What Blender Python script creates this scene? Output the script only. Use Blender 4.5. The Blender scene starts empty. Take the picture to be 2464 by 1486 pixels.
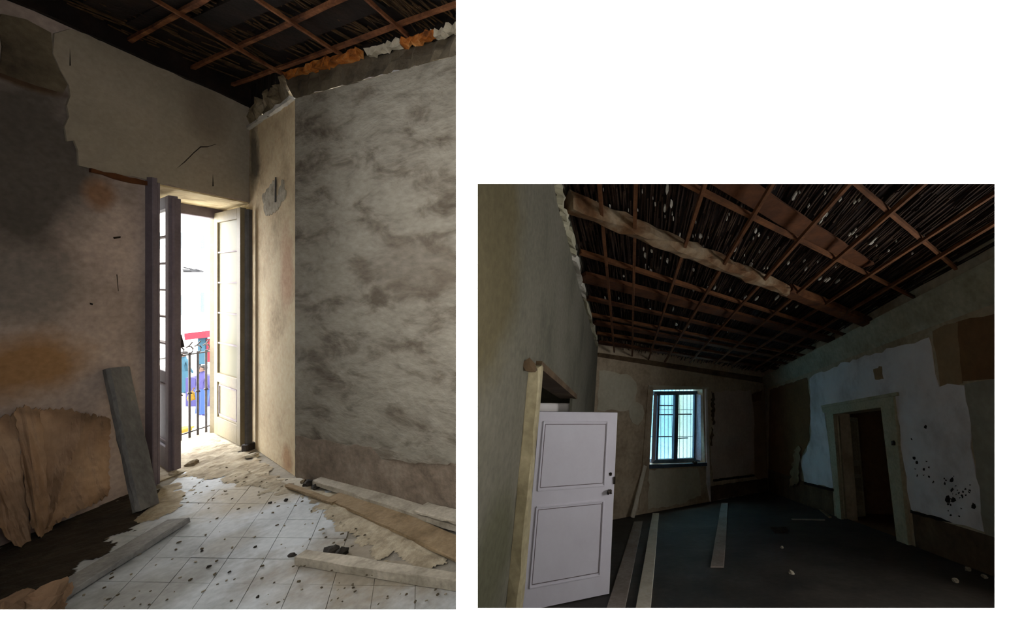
import bpy, bmesh, math, random
from mathutils import Vector as V, Matrix
from mathutils import noise
from mathutils.geometry import tessellate_polygon
random.seed(7)
S = bpy.context.scene
COL = S.collection

# ------------------------------------------------------------------ camera, world, exposure
F, X0, Y0, EYE = 900.0, 1550.0, 682.0, 1.55          # focal length and principal point in photograph pixels
cam = bpy.data.objects.new('camera', bpy.data.cameras.new('camera'))
COL.objects.link(cam)
cam.data.sensor_fit = 'HORIZONTAL'; cam.data.sensor_width = 36.0
cam.data.lens = F / 2464 * 36
cam.data.shift_x = (1232 - X0) / 2464
cam.data.shift_y = (Y0 - 743) / 2464
cam.data.clip_start = .05; cam.data.clip_end = 400
cam.location = (0, 0, EYE); cam.rotation_euler = (math.pi / 2, 0, 0)
S.camera = cam
w = bpy.data.worlds.new('overcast_sky'); S.world = w; w.use_nodes = True
SKY = 20.0
w.node_tree.nodes['Background'].inputs[0].default_value = (.985, .99, 1, 1)
w.node_tree.nodes['Background'].inputs[1].default_value = SKY
S.view_settings.view_transform = 'Standard'; S.view_settings.look = 'None'
S.view_settings.exposure = 0; S.view_settings.gamma = 1; S.view_settings.use_curve_mapping = False

O = V((0, 0, EYE))
def ray(x, y): return V(((x - X0) / F, 1, -(y - Y0) / F))
class Plane:
    def __init__(s, p, n): s.p = V(p); s.n = V(n).normalized()
    def hit(s, x, y, off=0):
        d = ray(x, y); t = ((s.p + s.n * off) - O).dot(s.n) / d.dot(s.n)
        return O + d * t
def at(x, y, Y): return O + ray(x, y) * Y

# ------------------------------------------------------------------ materials
def srgb(c):
    f = lambda u: u / 12.92 if u <= .04045 else ((u + .055) / 1.055) ** 2.4
    return tuple(f(k / 255) for k in c) + (1,)
MATS = {}
def mat(name, cols, scale=3, stretch=(1, 1, 1), rot=(0, 0, 0), rough=.9, bump=.3, fine=25, grain=.35, stains=(), detail=6, bdist=.02, metal=0, spec=.3, dist=0.0, world=False, pos=(.3, .7)):
    m = bpy.data.materials.new(name); m.use_nodes = True; MATS[name] = m
    nt = m.node_tree; N = nt.nodes; L = nt.links
    b = N['Principled BSDF']; b.inputs['Roughness'].default_value = rough; b.inputs['Metallic'].default_value = metal
    b.inputs['Specular IOR Level'].default_value = spec
    tc = N.new('ShaderNodeTexCoord'); mp = N.new('ShaderNodeMapping')
    geo = N.new('ShaderNodeNewGeometry') if world else None; src = geo.outputs['Position'] if world else tc.outputs['Object']
    mp.inputs['Scale'].default_value = stretch; mp.inputs['Rotation'].default_value = rot
    L.new(src, mp.inputs[0])
    n1 = N.new('ShaderNodeTexNoise'); n1.inputs['Scale'].default_value = scale; n1.inputs['Detail'].default_value = detail
    n1.inputs['Roughness'].default_value = .62; n1.inputs['Distortion'].default_value = dist
    n2 = N.new('ShaderNodeTexNoise'); n2.inputs['Scale'].default_value = fine; n2.inputs['Detail'].default_value = 4
    L.new(mp.outputs[0], n1.inputs[0]); L.new(mp.outputs[0], n2.inputs[0])
    cr = N.new('ShaderNodeValToRGB'); L.new(n1.outputs[0], cr.inputs[0])
    e = cr.color_ramp.elements; k = len(cols)
    while len(e) < k: e.new(.5)
    for i, c in enumerate(cols): e[i].position = pos[0] + (pos[1] - pos[0]) * i / max(1, k - 1); e[i].color = srgb(c)
    out = cr.outputs[0]
    for (c, r, col, st, sq) in stains:
        nv = N.new('ShaderNodeVectorMath'); nv.operation = 'SUBTRACT'; L.new(src, nv.inputs[0]); nv.inputs[1].default_value = c
        sc = N.new('ShaderNodeVectorMath'); sc.operation = 'MULTIPLY'; L.new(nv.outputs[0], sc.inputs[0]); sc.inputs[1].default_value = sq
        ln = N.new('ShaderNodeVectorMath'); ln.operation = 'LENGTH'; L.new(sc.outputs[0], ln.inputs[0])
        ad = N.new('ShaderNodeMath'); ad.operation = 'MULTIPLY_ADD'; L.new(n1.outputs[0], ad.inputs[0]); ad.inputs[1].default_value = r * 1.6; 
        sb = N.new('ShaderNodeMath'); sb.operation = 'SUBTRACT'; L.new(ln.outputs['Value'], sb.inputs[0]); sb.inputs[1].default_value = r * .8
        L.new(sb.outputs[0], ad.inputs[2])
        mr = N.new('ShaderNodeMapRange'); L.new(ad.outputs[0], mr.inputs[0])
        mr.inputs[1].default_value = r * .55; mr.inputs[2].default_value = r * 1.15; mr.inputs[3].default_value = st; mr.inputs[4].default_value = 0
        mx = N.new('ShaderNodeMix'); mx.data_type = 'RGBA'; L.new(mr.outputs[0], mx.inputs[0]); L.new(out, mx.inputs[6]); mx.inputs[7].default_value = srgb(col)
        out = mx.outputs[2]
    if grain:
        mx = N.new('ShaderNodeMix'); mx.data_type = 'RGBA'; mx.blend_type = 'OVERLAY'; mx.inputs[0].default_value = grain
        L.new(out, mx.inputs[6]); L.new(n2.outputs[0], mx.inputs[7]); out = mx.outputs[2]
    L.new(out, b.inputs['Base Color'])
    if bump:
        ma = N.new('ShaderNodeMath'); ma.operation = 'MULTIPLY_ADD'; L.new(n2.outputs[0], ma.inputs[0]); ma.inputs[1].default_value = .35; L.new(n1.outputs[0], ma.inputs[2])
        bp = N.new('ShaderNodeBump'); bp.inputs['Strength'].default_value = bump; bp.inputs['Distance'].default_value = bdist
        L.new(ma.outputs[0], bp.inputs['Height']); L.new(bp.outputs[0], b.inputs['Normal'])
    return m
def glass(name, col, rough=.05, a=.25):
    m = bpy.data.materials.new(name); m.use_nodes = True; nt = m.node_tree; N = nt.nodes; L = nt.links
    N.clear(); o = N.new('ShaderNodeOutputMaterial'); t = N.new('ShaderNodeBsdfTransparent'); t.inputs[0].default_value = srgb(col)
    g = N.new('ShaderNodeBsdfGlossy'); g.inputs['Roughness'].default_value = rough
    d = N.new('ShaderNodeBsdfDiffuse'); d.inputs[0].default_value = srgb((128, 124, 104))
    m1 = N.new('ShaderNodeMixShader'); m1.inputs[0].default_value = a; L.new(t.outputs[0], m1.inputs[1]); L.new(d.outputs[0], m1.inputs[2])
    m2 = N.new('ShaderNodeMixShader'); m2.inputs[0].default_value = .05; L.new(m1.outputs[0], m2.inputs[1]); L.new(g.outputs[0], m2.inputs[2])
    L.new(m2.outputs[0], o.inputs[0]); MATS[name] = m; return m

# ------------------------------------------------------------------ mesh helpers
def tag(o, label=None, cat=None, group=None, kind=None):
    if label: o['label'] = label
    if cat: o['category'] = cat
    if group: o['group'] = group
    if kind: o['kind'] = kind
    return o
def world_loc(o):
    p = V((0, 0, 0))
    while o: p = p + o.location; o = o.parent
    return p
def mesh(name, vs, fs, m, parent=None, loc=None, smooth=False):
    """vs are world positions; origin at loc (top-level) or at the parent's origin"""
    org = world_loc(parent) if parent else V(loc or (0, 0, 0))
    me = bpy.data.meshes.new(name)
    me.from_pydata([tuple(V(v) - org) for v in vs], [], fs)
    bm = bmesh.new(); bm.from_mesh(me); bmesh.ops.recalc_face_normals(bm, faces=bm.faces); bm.to_mesh(me); bm.free()
    me.materials.append(MATS[m] if isinstance(m, str) else m)
    if smooth: me.polygons.foreach_set('use_smooth', [True] * len(me.polygons))
    o = bpy.data.objects.new(name, me); COL.objects.link(o)
    if parent: o.parent = parent
    elif loc: o.location = loc
    return o
def empty(name, loc, label, cat, group=None, kind=None):
    o = bpy.data.objects.new(name, None); COL.objects.link(o); o.location = V(loc); o.empty_display_size = .1
    return tag(o, label, cat, group, kind)
def slab_data(outer, vec, holes=()):
    loops = [list(map(V, outer))] + [list(map(V, h)) for h in holes]
    tris = tessellate_polygon(loops); flat = [p for l in loops for p in l]; n = len(flat); vec = V(vec)
    vs = flat + [p + vec for p in flat]
    fs = [tuple(t) for t in tris] + [tuple(i + n for i in reversed(t)) for t in tris]
    k = 0
    for l in loops:
        q = len(l)
        for i in range(q): a, b = k + i, k + (i + 1) % q; fs.append((a, b, b + n, a + n))
        k += q
    return vs, fs
def slab(name, outer, vec, m, holes=(), parent=None, loc=None):
    return mesh(name, *slab_data(outer, vec, holes), m, parent, loc)
def box_data(p0, p1, up, wd, ht, ch=0.0, seg=1, jit=0.0):
    """bar from p0 to p1, width across, height along up; chamfered section, jittered along its length"""
    p0, p1 = V(p0), V(p1); d = (p1 - p0).normalized(); s = d.cross(V(up)).normalized(); u = s.cross(d).normalized()
    a, b = wd / 2, ht / 2
    if ch: sec = [(-a + ch, -b), (a - ch, -b), (a, -b + ch), (a, b - ch), (a - ch, b), (-a + ch, b), (-a, b - ch), (-a, -b + ch)]
    else: sec = [(-a, -b), (a, -b), (a, b), (-a, b)]
    k = len(sec); vs = []; fs = []
    for i in range(seg + 1):
        c = p0.lerp(p1, i / seg)
        for (x, y) in sec: vs.append(c + s * (x + random.uniform(-jit, jit)) + u * (y + random.uniform(-jit, jit)) + d * (random.uniform(-jit, jit)*(2 if i in (0, seg) else 0)))
    for i in range(seg):
        for j in range(k): fs.append((i * k + j, i * k + (j + 1) % k, (i + 1) * k + (j + 1) % k, (i + 1) * k + j))
    fs.append(tuple(range(k))[::-1]); fs.append(tuple(seg * k + j for j in range(k)))
    return vs, fs
def bar(name, p0, p1, up, wd, ht, m, parent=None, loc=None, ch=0.0, seg=1, jit=0.0):
    return mesh(name, *box_data(p0, p1, up, wd, ht, ch, seg, jit), m, parent, loc)
def merge(parts):
    vs, fs = [], []
    for v, f in parts:
        n = len(vs); vs += v; fs += [tuple(i + n for i in q) for q in f]
    return vs, fs
def tube_data(pts, rad, k=8):
    pts = [V(p) for p in pts]; vs = []; fs = []
    for i, p in enumerate(pts):
        d = (pts[min(i + 1, len(pts) - 1)] - pts[max(i - 1, 0)]).normalized()
        s = d.cross(V((.13, .31, .94))).normalized(); u = s.cross(d)
        r = rad[i] if isinstance(rad, (list, tuple)) else rad
        vs += [p + s * (r * math.cos(6.2832 * j / k)) + u * (r * math.sin(6.2832 * j / k)) for j in range(k)]
    for i in range(len(pts) - 1):
        for j in range(k): fs.append((i * k + j, i * k + (j + 1) % k, (i + 1) * k + (j + 1) % k, (i + 1) * k + j))
    fs.append(tuple(range(k))[::-1]); fs.append(tuple((len(pts) - 1) * k + j for j in range(k)))
    return vs, fs
def ragged(poly, amp, step, n):
    """break a planar outline into short uneven edges"""
    out = []; q = len(poly)
    for i in range(q):
        a, b = V(poly[i]), V(poly[(i + 1) % q]); L = (b - a).length; k = max(1, int(L / step))
        s = (b - a).normalized().cross(n)
        for j in range(k):
            out.append(a.lerp(b, (j + (random.uniform(-.3, .3) if j else 0)) / k) + s * random.uniform(-amp, amp))
    return out
def patch(name, plane, pix, t, m, parent, amp=.02, step=.08, off=0):
    """a skin of plaster or paper lying on a wall: outline in pixels, thickness t towards the room"""
    p = ragged([plane.hit(x, y, off) for x, y in pix], amp, step, plane.n)
    return slab(name, [q - plane.n * .004 for q in p], plane.n * (t + .004), m, parent=parent)
def rock_data(c, r, sq=(1, 1, 1), seed=0, sub=1):
    rnd = random.Random(seed); bm = bmesh.new(); bmesh.ops.create_icosphere(bm, subdivisions=sub + 1, radius=1)
    ph = [rnd.uniform(0, 6) for _ in range(6)]
    vs = []
    for v in bm.verts:
        p = v.co; k = 1 + .25 * math.sin(3.1 * p.x + ph[0]) * math.cos(2.7 * p.y + ph[1]) + .16 * math.sin(5 * p.z + 4 * p.x + ph[2]) + rnd.uniform(-.08, .08)
        q = V((p.x * sq[0], p.y * sq[1], max(p.z, -.45) * sq[2])) * (k * r); vs.append(V(c) + q)
    fs = [tuple(v.index for v in f.verts) for f in bm.faces]; bm.free(); return vs, fs

# ------------------------------------------------------------------ geometry of the two rooms
# street room (left picture): level floor z=0, left wall at x=LX, far wall running to the right towards the viewer
LX, LCZ = -3.80, 3.30
P_floor = Plane((0, 0, 0), (0, 0, 1)); P_ceil = Plane((0, 0, LCZ), (0, 0, -1))
P_left = Plane((LX, 0, 0), (1, 0, 0))
K0 = V((LX, 3.60, 0)); K1 = P_floor.hit(710, 1145)                     # pier from K0 to K1
FD = V((.941, -.339, 0)).normalized()                                  # far wall direction
P_far = Plane(K1, (-.339, -.941, 0)); P_pier = Plane(K0, ((K1 - K0).cross(V((0, 0, 1)))))
if P_pier.n.y > 0: P_pier.n = -P_pier.n
K2 = K1 + FD * 1.76                                                    # far wall's near end, beyond the picture
UP = V((0, 0, 1))
# dark room (right picture): its own floor, leaning with the camera that took it
dD = ray(1536, 1062).normalized(); dB = ray(2616, 1036).normalized()
UR = V(((1690 - X0) / F, 1, (Y0 + 3480) / F)).normalized()
C0 = at(1414, 1261, 7.5)
nF = dB.cross(dD); nF = (nF if nF.z > 0 else -nF).normalized()
R_floor = Plane(C0, nF)
dLw = ray(1493, 1062); dLw = (dLw - nF * dLw.dot(nF)).normalized()     # left wall direction, in the floor
R0 = R_floor.hit(1848, 1180)
def along(p, d, Y): return p + d * ((Y - p.y) / d.y)
def height_to(p, x, y):                                                # height along UR at which p's vertical reaches image row y
    best = min((abs((lambda q: Y0 - F * (q.z - EYE) / q.y)(p + UR * h) - y), h) for h in [i * .005 for i in range(1, 1200)])
    return best[1]
RH = height_to(C0, 1437, 838)
NY = 1.04                                                              # the rooms start just behind the front wall
Rn = along(R0, dD, NY)
def orient(p, n, inside):
    P = Plane(p, n); 
    if (V(inside) - P.p).dot(P.n) < 0: P.n = -P.n
    return P
mid = (C0 + R0 + Rn) / 3 + UR * RH / 2
R_left = orient(C0, dLw.cross(UR), mid); R_back = orient(C0, (R0 - C0).cross(UR), mid); R_right = orient(R0, dD.cross(UR), mid)
R_ceil = orient(C0 + UR * RH, nF, mid)
def isect(a, b, c): return Matrix((a.n, b.n, c.n)).inverted() @ V((a.n.dot(a.p), b.n.dot(b.p), c.n.dot(c.p)))
P_col = Plane(O, ray(1138, 0).cross(UP)); P_near = Plane((0, NY, 0), (0, 1, 0))
R_low = Plane(C0 - UR * .12, nF); R_high = Plane(C0 + UR * (RH + .5), nF)
Lw, Ln = isect(R_floor, R_left, P_col), isect(R_floor, P_near, P_col)
Lw_b, Ln_b, Lw_t, Ln_t = isect(R_low, R_left, P_col), isect(R_low, P_near, P_col), isect(R_high, R_left, P_col), isect(R_high, P_near, P_col)

# ------------------------------------------------------------------ palette
mat('plaster_left', [(140, 126, 118), (170, 154, 146), (188, 172, 162)], 1.6, bump=.35, fine=30, stains=[
    (P_left.hit(60, 380), .42, (62, 60, 56), .85, (1, 1, .7)), (P_left.hit(90, 880), .30, (150, 112, 70), .9, (1, 1, 1.4)),
    (P_left.hit(240, 470), .13, (134, 100, 74), .9, (1, 1.4, 1)), (P_left.hit(20, 690), .3, (96, 96, 92), .6, (1, 1, 1.3)), (P_left.hit(60, 195), .14, (70, 50, 30), .9, (1, .8, 3))])
mat('plaster_grey', [(140, 130, 116), (156, 146, 130), (166, 154, 138)], 1.2, bump=.15, fine=40, grain=.2, stains=[(P_left.hit(500, 270), .2, (126, 112, 96), .6, (1, 1, .6))])
ang = math.atan2(FD.y, FD.x)
mat('plaster_far', [(92, 84, 72), (116, 108, 96), (138, 132, 120), (146, 140, 128), (150, 144, 132)], 2.5, stretch=(1, 1, 2.3), rot=(0, .3, -ang), bump=.6, bdist=.05, fine=14, grain=.35, detail=10, dist=.45, pos=(.33, .64),
    stains=[(P_far.hit(780, 1140), .30, (118, 104, 92), .85, (.5, .5, 1.6)), (P_far.hit(1060, 1190), .30, (104, 90, 74), .85, (.5, .5, 1.4)), (P_far.hit(1000, 640), .35, (108, 98, 86), .5, (.6, .6, 1.5))])
mat('plaster_pier', [(188, 166, 132), (222, 202, 166), (232, 216, 180)], 2.4, bump=.45, fine=28, grain=.35, stains=[(P_pier.hit(690, 640), .16, (206, 164, 130), .8, (1, 1, .45)), (P_pier.hit(690, 1110), .12, (190, 150, 112), .8, (1, 1, .8)), (P_pier.hit(612, 380), .16, (96, 90, 82), .9, (1, 1, .5))])
mat('plaster_cove', [(58, 50, 40), (96, 86, 70), (118, 106, 86)], 3.5, bump=.8, fine=30)
mat('reveal', [(150, 130, 96), (206, 188, 146), (220, 204, 164)], 5, bump=.7, bdist=.03, fine=30)
mat('rubble', [(74, 62, 46), (130, 116, 92), (150, 140, 120)], 7, bump=.9, fine=40)
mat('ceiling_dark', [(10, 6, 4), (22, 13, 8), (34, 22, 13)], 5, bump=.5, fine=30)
mat('rust', [(62, 35, 19), (104, 62, 36), (136, 90, 56)], 9, bump=.4, fine=60)
mat('rust_orange', [(80, 42, 14), (168, 96, 34), (206, 150, 88)], 11, bump=.8, fine=50)
mat('straw', [(36, 24, 13), (64, 46, 26), (96, 72, 44)], 12, bump=.3)
mat('tile', [(150, 154, 157), (186, 192, 196), (202, 208, 212)], 2.6, bump=.2, fine=30, grain=.3, rough=.7, spec=.4, world=True, stains=[
    (P_floor.hit(960, 1330), .55, (136, 120, 94), .8, (.8, 1.2, 1)), (P_floor.hit(640, 1180), .35, (166, 152, 124), .8, (.8, 1, 1)), (P_floor.hit(330, 1440), .25, (140, 138, 130), .7, (1, 1, 1)), (P_floor.hit(560, 1300), .12, (150, 146, 134), .6, (1, 1, 1))])
mat('grout', [(128, 122, 112), (152, 146, 134)], 8, bump=.4)
mat('dust', [(124, 112, 92), (162, 150, 128), (186, 176, 154)], 6, bump=.9, fine=40, bdist=.02)
mat('wood_grey', [(84, 84, 85), (108, 108, 108), (124, 123, 121)], 6, stretch=(1, 1, .3), bump=.3, fine=60)
mat('wood_pale', [(132, 124, 110), (168, 160, 145), (186, 178, 163)], 5, bump=.4, fine=50)
mat('wood_brown', [(108, 90, 66), (140, 120, 92), (156, 136, 108)], 5, bump=.4, fine=50)
mat('wood_lightgrey', [(120, 120, 120), (150, 150, 150), (166, 165, 163)], 5, bump=.3, fine=50)
mat('wood_white', [(190, 186, 178), (206, 204, 196)], 5, bump=.2, fine=50)
mat('door_cream', [(100, 90, 68), (114, 103, 78), (122, 111, 86)], 4, bump=.15, fine=50, grain=.15, rough=.6)
mat('door_mauve', [(96, 88, 96), (116, 106, 114)], 4, bump=.15, fine=50, grain=.2, rough=.6)
mat('iron', [(28, 26, 28), (60, 52, 48)], 20, bump=.2, rough=.6)
mat('pipe_grey', [(60, 58, 58), (84, 82, 80)], 8, bump=.1, rough=.5)
mat('stone_dark', [(26, 24, 22), (62, 56, 50)], 14, bump=.6)
mat('stone_pale', [(150, 140, 120), (196, 188, 170)], 14, bump=.6)
mat('paper', [(112, 90, 70), (162, 132, 106), (182, 154, 128)], 2.6, bump=.25, fine=18, grain=.25)
glass('pane_clear', (250, 250, 246), a=.02); glass('pane_dusty', (236, 236, 222), a=.75, rough=.3)
# dark room
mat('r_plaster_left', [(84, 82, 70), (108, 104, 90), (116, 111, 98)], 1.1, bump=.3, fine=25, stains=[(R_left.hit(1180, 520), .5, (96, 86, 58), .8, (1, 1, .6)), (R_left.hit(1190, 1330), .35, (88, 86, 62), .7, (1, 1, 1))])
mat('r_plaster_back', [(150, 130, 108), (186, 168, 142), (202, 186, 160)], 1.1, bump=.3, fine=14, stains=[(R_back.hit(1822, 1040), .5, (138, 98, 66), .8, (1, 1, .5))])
mat('r_paper', [(186, 166, 152), (208, 190, 176)], 1.3, bump=.15, fine=14, grain=.2)
mat('r_pale', [(192, 184, 160), (212, 204, 182)], 1.6, bump=.2, fine=14, grain=.2)
mat('r_plaster_right', [(156, 138, 112), (182, 166, 138), (196, 180, 154)], 1.1, bump=.3, fine=14)
mat('r_white', [(206, 196, 190), (238, 230, 226), (246, 240, 236)], 1.3, bump=.2, fine=9, grain=.25)
mat('r_brown', [(146, 122, 90), (166, 140, 106)], 1.3, bump=.2, fine=14, grain=.2)
mat('r_brown_dark', [(116, 86, 56), (134, 102, 68)], 1.3, bump=.2, fine=14, grain=.2)
mat('r_grey', [(146, 142, 126), (168, 162, 144)], 1.3, bump=.2, fine=14, grain=.2)
mat('r_dado', [(74, 58, 42), (112, 92, 68)], 2.2, bump=.4, fine=14)
mat('r_cornice', [(156, 150, 126), (186, 180, 156)], 2, bump=.4, fine=14)
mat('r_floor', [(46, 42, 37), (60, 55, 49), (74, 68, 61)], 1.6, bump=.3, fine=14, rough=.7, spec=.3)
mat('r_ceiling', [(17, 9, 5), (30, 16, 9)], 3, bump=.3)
mat('r_beam', [(58, 31, 14), (88, 52, 26), (106, 68, 40)], 4, bump=.5, fine=20)
mat('r_board', [(62, 34, 15), (90, 52, 24)], 3, bump=.4, fine=20)
mat('r_batten', [(72, 42, 19), (104, 64, 33)], 5, bump=.3)
mat('r_plastered_beam', [(66, 40, 20), (92, 64, 38), (122, 102, 78), (142, 126, 104)], 2.8, bump=.6, fine=20, dist=.6)
mat('r_reed', [(26, 15, 9), (46, 29, 18), (72, 54, 38)], 5, bump=.2)
mat('fleck', [(150, 144, 130), (190, 184, 172)], 8, bump=.5)
mat('r_door_white', [(232, 226, 234), (242, 238, 246)], 2, bump=.06, grain=.08, rough=.45, spec=.5)
mat('groove', [(120, 110, 112), (140, 130, 132)], 5, bump=.1)
mat('r_frame', [(150, 138, 108), (186, 174, 142)], 4, bump=.3)
mat('r_door_olive', [(172, 164, 134), (194, 186, 156)], 4, bump=.2)
mat('brass_dark', [(40, 34, 30), (70, 60, 50)], 10, bump=.1, rough=.4, metal=.6)
mat('win_frame', [(70, 84, 98), (90, 104, 118)], 5, bump=.1)
mat('win_pink', [(180, 166, 178), (200, 188, 196)], 5, bump=.1)
mat('well_cyan', [(124, 180, 210), (140, 194, 222)], 1.2, bump=.1)
mat('well_pale', [(150, 176, 174), (166, 190, 184)], 1.2, bump=.1)
# front wall, added fill hall and street
pm = bpy.data.materials.new('added_glow_white'); pm.use_nodes = True; MATS['added_glow_white'] = pm
FILL_GLOW = 5.2  # glow added to a plain white wall, fill for both rooms
pm.node_tree.nodes['Principled BSDF'].inputs['Base Color'].default_value = (.9, .9, .9, 1)
pm.node_tree.nodes['Principled BSDF'].inputs['Emission Color'].default_value = (1, 1, 1, 1)
pm.node_tree.nodes['Principled BSDF'].inputs['Emission Strength'].default_value = FILL_GLOW
mat('board_back', [(22, 21, 20), (26, 25, 24)], 4, bump=0, grain=0)
mat('fill_hall_grey', [(214, 212, 208), (222, 220, 216)], 2, bump=.05, grain=0)  # unseen hall, added to shut out sky and bounce fill
mat('asphalt', [(150, 148, 146), (170, 168, 166)], 2, bump=.1)

# ------------------------------------------------------------------ front wall with the two openings, glow added for fill; added hall bounces it
PY = 1.0
def pw(x, y): return at(x, y, PY)
def open_pts(x0, y0, x1, y1, grow=0.0, dy=0.0):
    a, b = pw(x0, y0), pw(x1, y1)
    return [V((a.x - grow, PY + dy, a.z + grow)), V((b.x + grow, PY + dy, a.z + grow)), V((b.x + grow, PY + dy, b.z - grow)), V((a.x - grow, PY + dy, b.z - grow))]
XL, XR, ZB, ZT = -5.2, 5.4, -1.4, 5.0
outer = [V((XL, PY, ZT)), V((XR, PY, ZT)), V((XR, PY, ZB)), V((XL, PY, ZB))]
oL = (-330, -330, 1097.5, 1465.5); oR = (1149, 442, 2393.5, 1462.5)
h0 = [open_pts(*oL), open_pts(*oR)]; h1 = [open_pts(*oL, .022, .02), open_pts(*oR, .022, .02)]
front = mesh('wall_front', outer + h0[0] + h0[1], [tuple(t) for t in tessellate_polygon([outer, *h0])], 'added_glow_white')
front.data.materials.append(MATS['board_back'])
bm = bmesh.new(); bm.from_mesh(front.data)
o2 = [p + V((0, .02, 0)) for p in outer]
flat = o2 + h1[0] + h1[1]; bv = [bm.verts.new(p) for p in flat]
for t in tessellate_polygon([o2, *h1]): bm.faces.new([bv[i] for i in t]).material_index = 1
bm.verts.ensure_lookup_table()
for k in (4, 8):
    for i in range(4):
        a, b = k + i, k + (i + 1) % 4
        bm.faces.new([bm.verts[a], bm.verts[b], bv[b], bv[a]]).material_index = 1
bm.to_mesh(front.data); bm.free()
tag(front, 'flat blank white wall with an added fill glow around two rectangular openings', 'wall', kind='structure')
hy = -2.6
def rect(name, pts, vec, m, label, cat='wall'): return tag(slab(name, pts, vec, m), label, cat, kind='structure')
rect('wall_fill_hall', [(XL, hy, ZB), (XR, hy, ZB), (XR, hy, ZT), (XL, hy, ZT)], (0, -.1, 0), 'fill_hall_grey', 'plain grey wall of the added fill hall facing the white wall')
rect('wall_fill_hall_left', [(XL, hy, ZB), (XL, PY, ZB), (XL, PY, ZT), (XL, hy, ZT)], (-.1, 0, 0), 'fill_hall_grey', 'plain grey wall of the added fill hall on the left side')
rect('wall_fill_hall_right', [(XR, hy, ZB), (XR, PY, ZB), (XR, PY, ZT), (XR, hy, ZT)], (.1, 0, 0), 'fill_hall_grey', 'plain grey wall of the added fill hall on the right side')
rect('floor_fill_hall', [(XL, hy, ZB), (XR, hy, ZB), (XR, PY, ZB), (XL, PY, ZB)], (0, 0, -.1), 'fill_hall_grey', 'plain grey floor of the added fill hall before the white wall', 'floor')
rect('ceiling_fill_hall', [(XL, hy, ZT), (XR, hy, ZT), (XR, PY, ZT), (XL, PY, ZT)], (0, 0, .1), 'fill_hall_grey', 'plain grey ceiling of the added fill hall above the white wall', 'ceiling')

# ================================================================== STREET ROOM (left picture)
OX = -4.45                                                             # outer face of the left wall
RV = V((-.72, .37, 0)).normalized()                                    # direction in which the doorway's reveals run out
def lw(Y, z): return V((LX, Y, z))
DJ = 3.8 * 900 / (1550 - 374)                                          # near jamb of the doorway
DH = 2.33                                                              # soffit of the doorway
fill_win = (1.12, 2.0, 2.1, 2.95)                                          # high side window out of view, added to brighten the room
wall_l = slab('wall_left', [lw(2.06, -.1), lw(DJ, -.1), lw(DJ, DH), lw(3.6, DH), lw(3.6, LCZ + .2), lw(2.06, LCZ + .2)], V((OX - LX, 0, 0)), 'plaster_left')
wall_l2 = slab('wall_left_near', [lw(NY, -.1), lw(2.06, -.1), lw(2.06, LCZ + .2), lw(NY, LCZ + .2)], V((-.1, 0, 0)), 'plaster_left', holes=[[lw(fill_win[0], fill_win[2]), lw(fill_win[1], fill_win[2]), lw(fill_win[1], fill_win[3]), lw(fill_win[0], fill_win[3])]])
tag(wall_l2, 'thin stained wall with an added side window nearest the white wall', 'wall', kind='structure')
tag(wall_l, 'stained mauve and brown plaster wall with the balcony doorway', 'wall', kind='structure')
# right reveal of the doorway and the pier
KO = V((OX, 3.6 + (LX - OX) * .37 / .72, 0))
rev = slab('wall_reveal', [K0, KO, KO + UP * LCZ, K0 + UP * LCZ], V((.15, .35, 0)), 'reveal'); tag(rev, 'pale crumbling reveal behind the open cream shutter', 'wall', kind='structure')
lint = slab('wall_lintel', [lw(3.6, DH), KO + UP * DH, V((OX, 3.2, DH)), V((OX, 3.59, DH))][:3], UP * .9, 'reveal')
tag(lint, 'wall above the right side of the balcony doorway', 'wall', kind='structure')
sof = slab('trim_1', [V((LX - .004, DJ - .01, DH)), V((LX - .004, 3.6, DH)), KO + V((0, 0, DH)), V((OX, DJ, DH))], UP * -.012, 'reveal'); tag(sof, 'pale rough soffit over the balcony doorway', 'trim', kind='structure')
PT = 3.04                                                              # top of pier and far wall plaster
pier = slab('wall_pier', [K0, K1, K1 + UP * PT, K0 + UP * PT], -P_pier.n * .2, 'plaster_pier'); tag(pier, 'cream and ochre plaster pier beside the balcony doorway', 'wall', kind='structure')
far = slab('wall_far', [K1, K2, K2 + UP * PT, K1 + UP * PT], -P_far.n * .05, 'plaster_far'); tag(far, 'rough streaked grey plaster wall right of the pier', 'wall', kind='structure')
ret = slab('wall_return', [K2 - UP * .1, V((-.517, NY, -.1)), V((-.517, NY, LCZ + .2)), K2 + UP * (LCZ + .2)], V((.012, 0, 0)), 'plaster_cove'); tag(ret, 'bare plaster wall closing the street room on the right', 'wall', kind='structure')
# cove: band leaning back from the wall's top to the ceiling
def strip(name, A, B, m, parent=None, n=28, amp=.02, thick=V((0, 0, .0)), loc=None):
    vs = []; fs = []
    for i in range(n + 1):
        t = i / n
        def pt(P): 
            k = min(int(t * (len(P) - 1)), len(P) - 2); return V(P[k]).lerp(V(P[k + 1]), t * (len(P) - 1) - k)
        a, b = pt(A), pt(B)
        for j in range(4): vs.append(a.lerp(b, j / 3) + V([random.uniform(-amp, amp) for _ in range(3)]) * (1 if 0 < j < 3 else .5))
    for i in range(n):
        for j in range(3): fs.append((i * 4 + j, i * 4 + j + 1, i * 4 + j + 5, i * 4 + j + 4))
    return mesh(name, vs, fs, m, parent, loc)
ctop0 = P_ceil.hit(688, 178); ctop1 = P_ceil.hit(1097, 76); cdir = (ctop1 - ctop0)
cove = strip('trim_2', [K1 + UP * PT, K2 + UP * PT], [ctop0, ctop0 + cdir * 1.08], 'plaster_cove'); tag(cove, 'dark leaning plaster band above the rough grey wall', 'trim', kind='structure')
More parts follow.
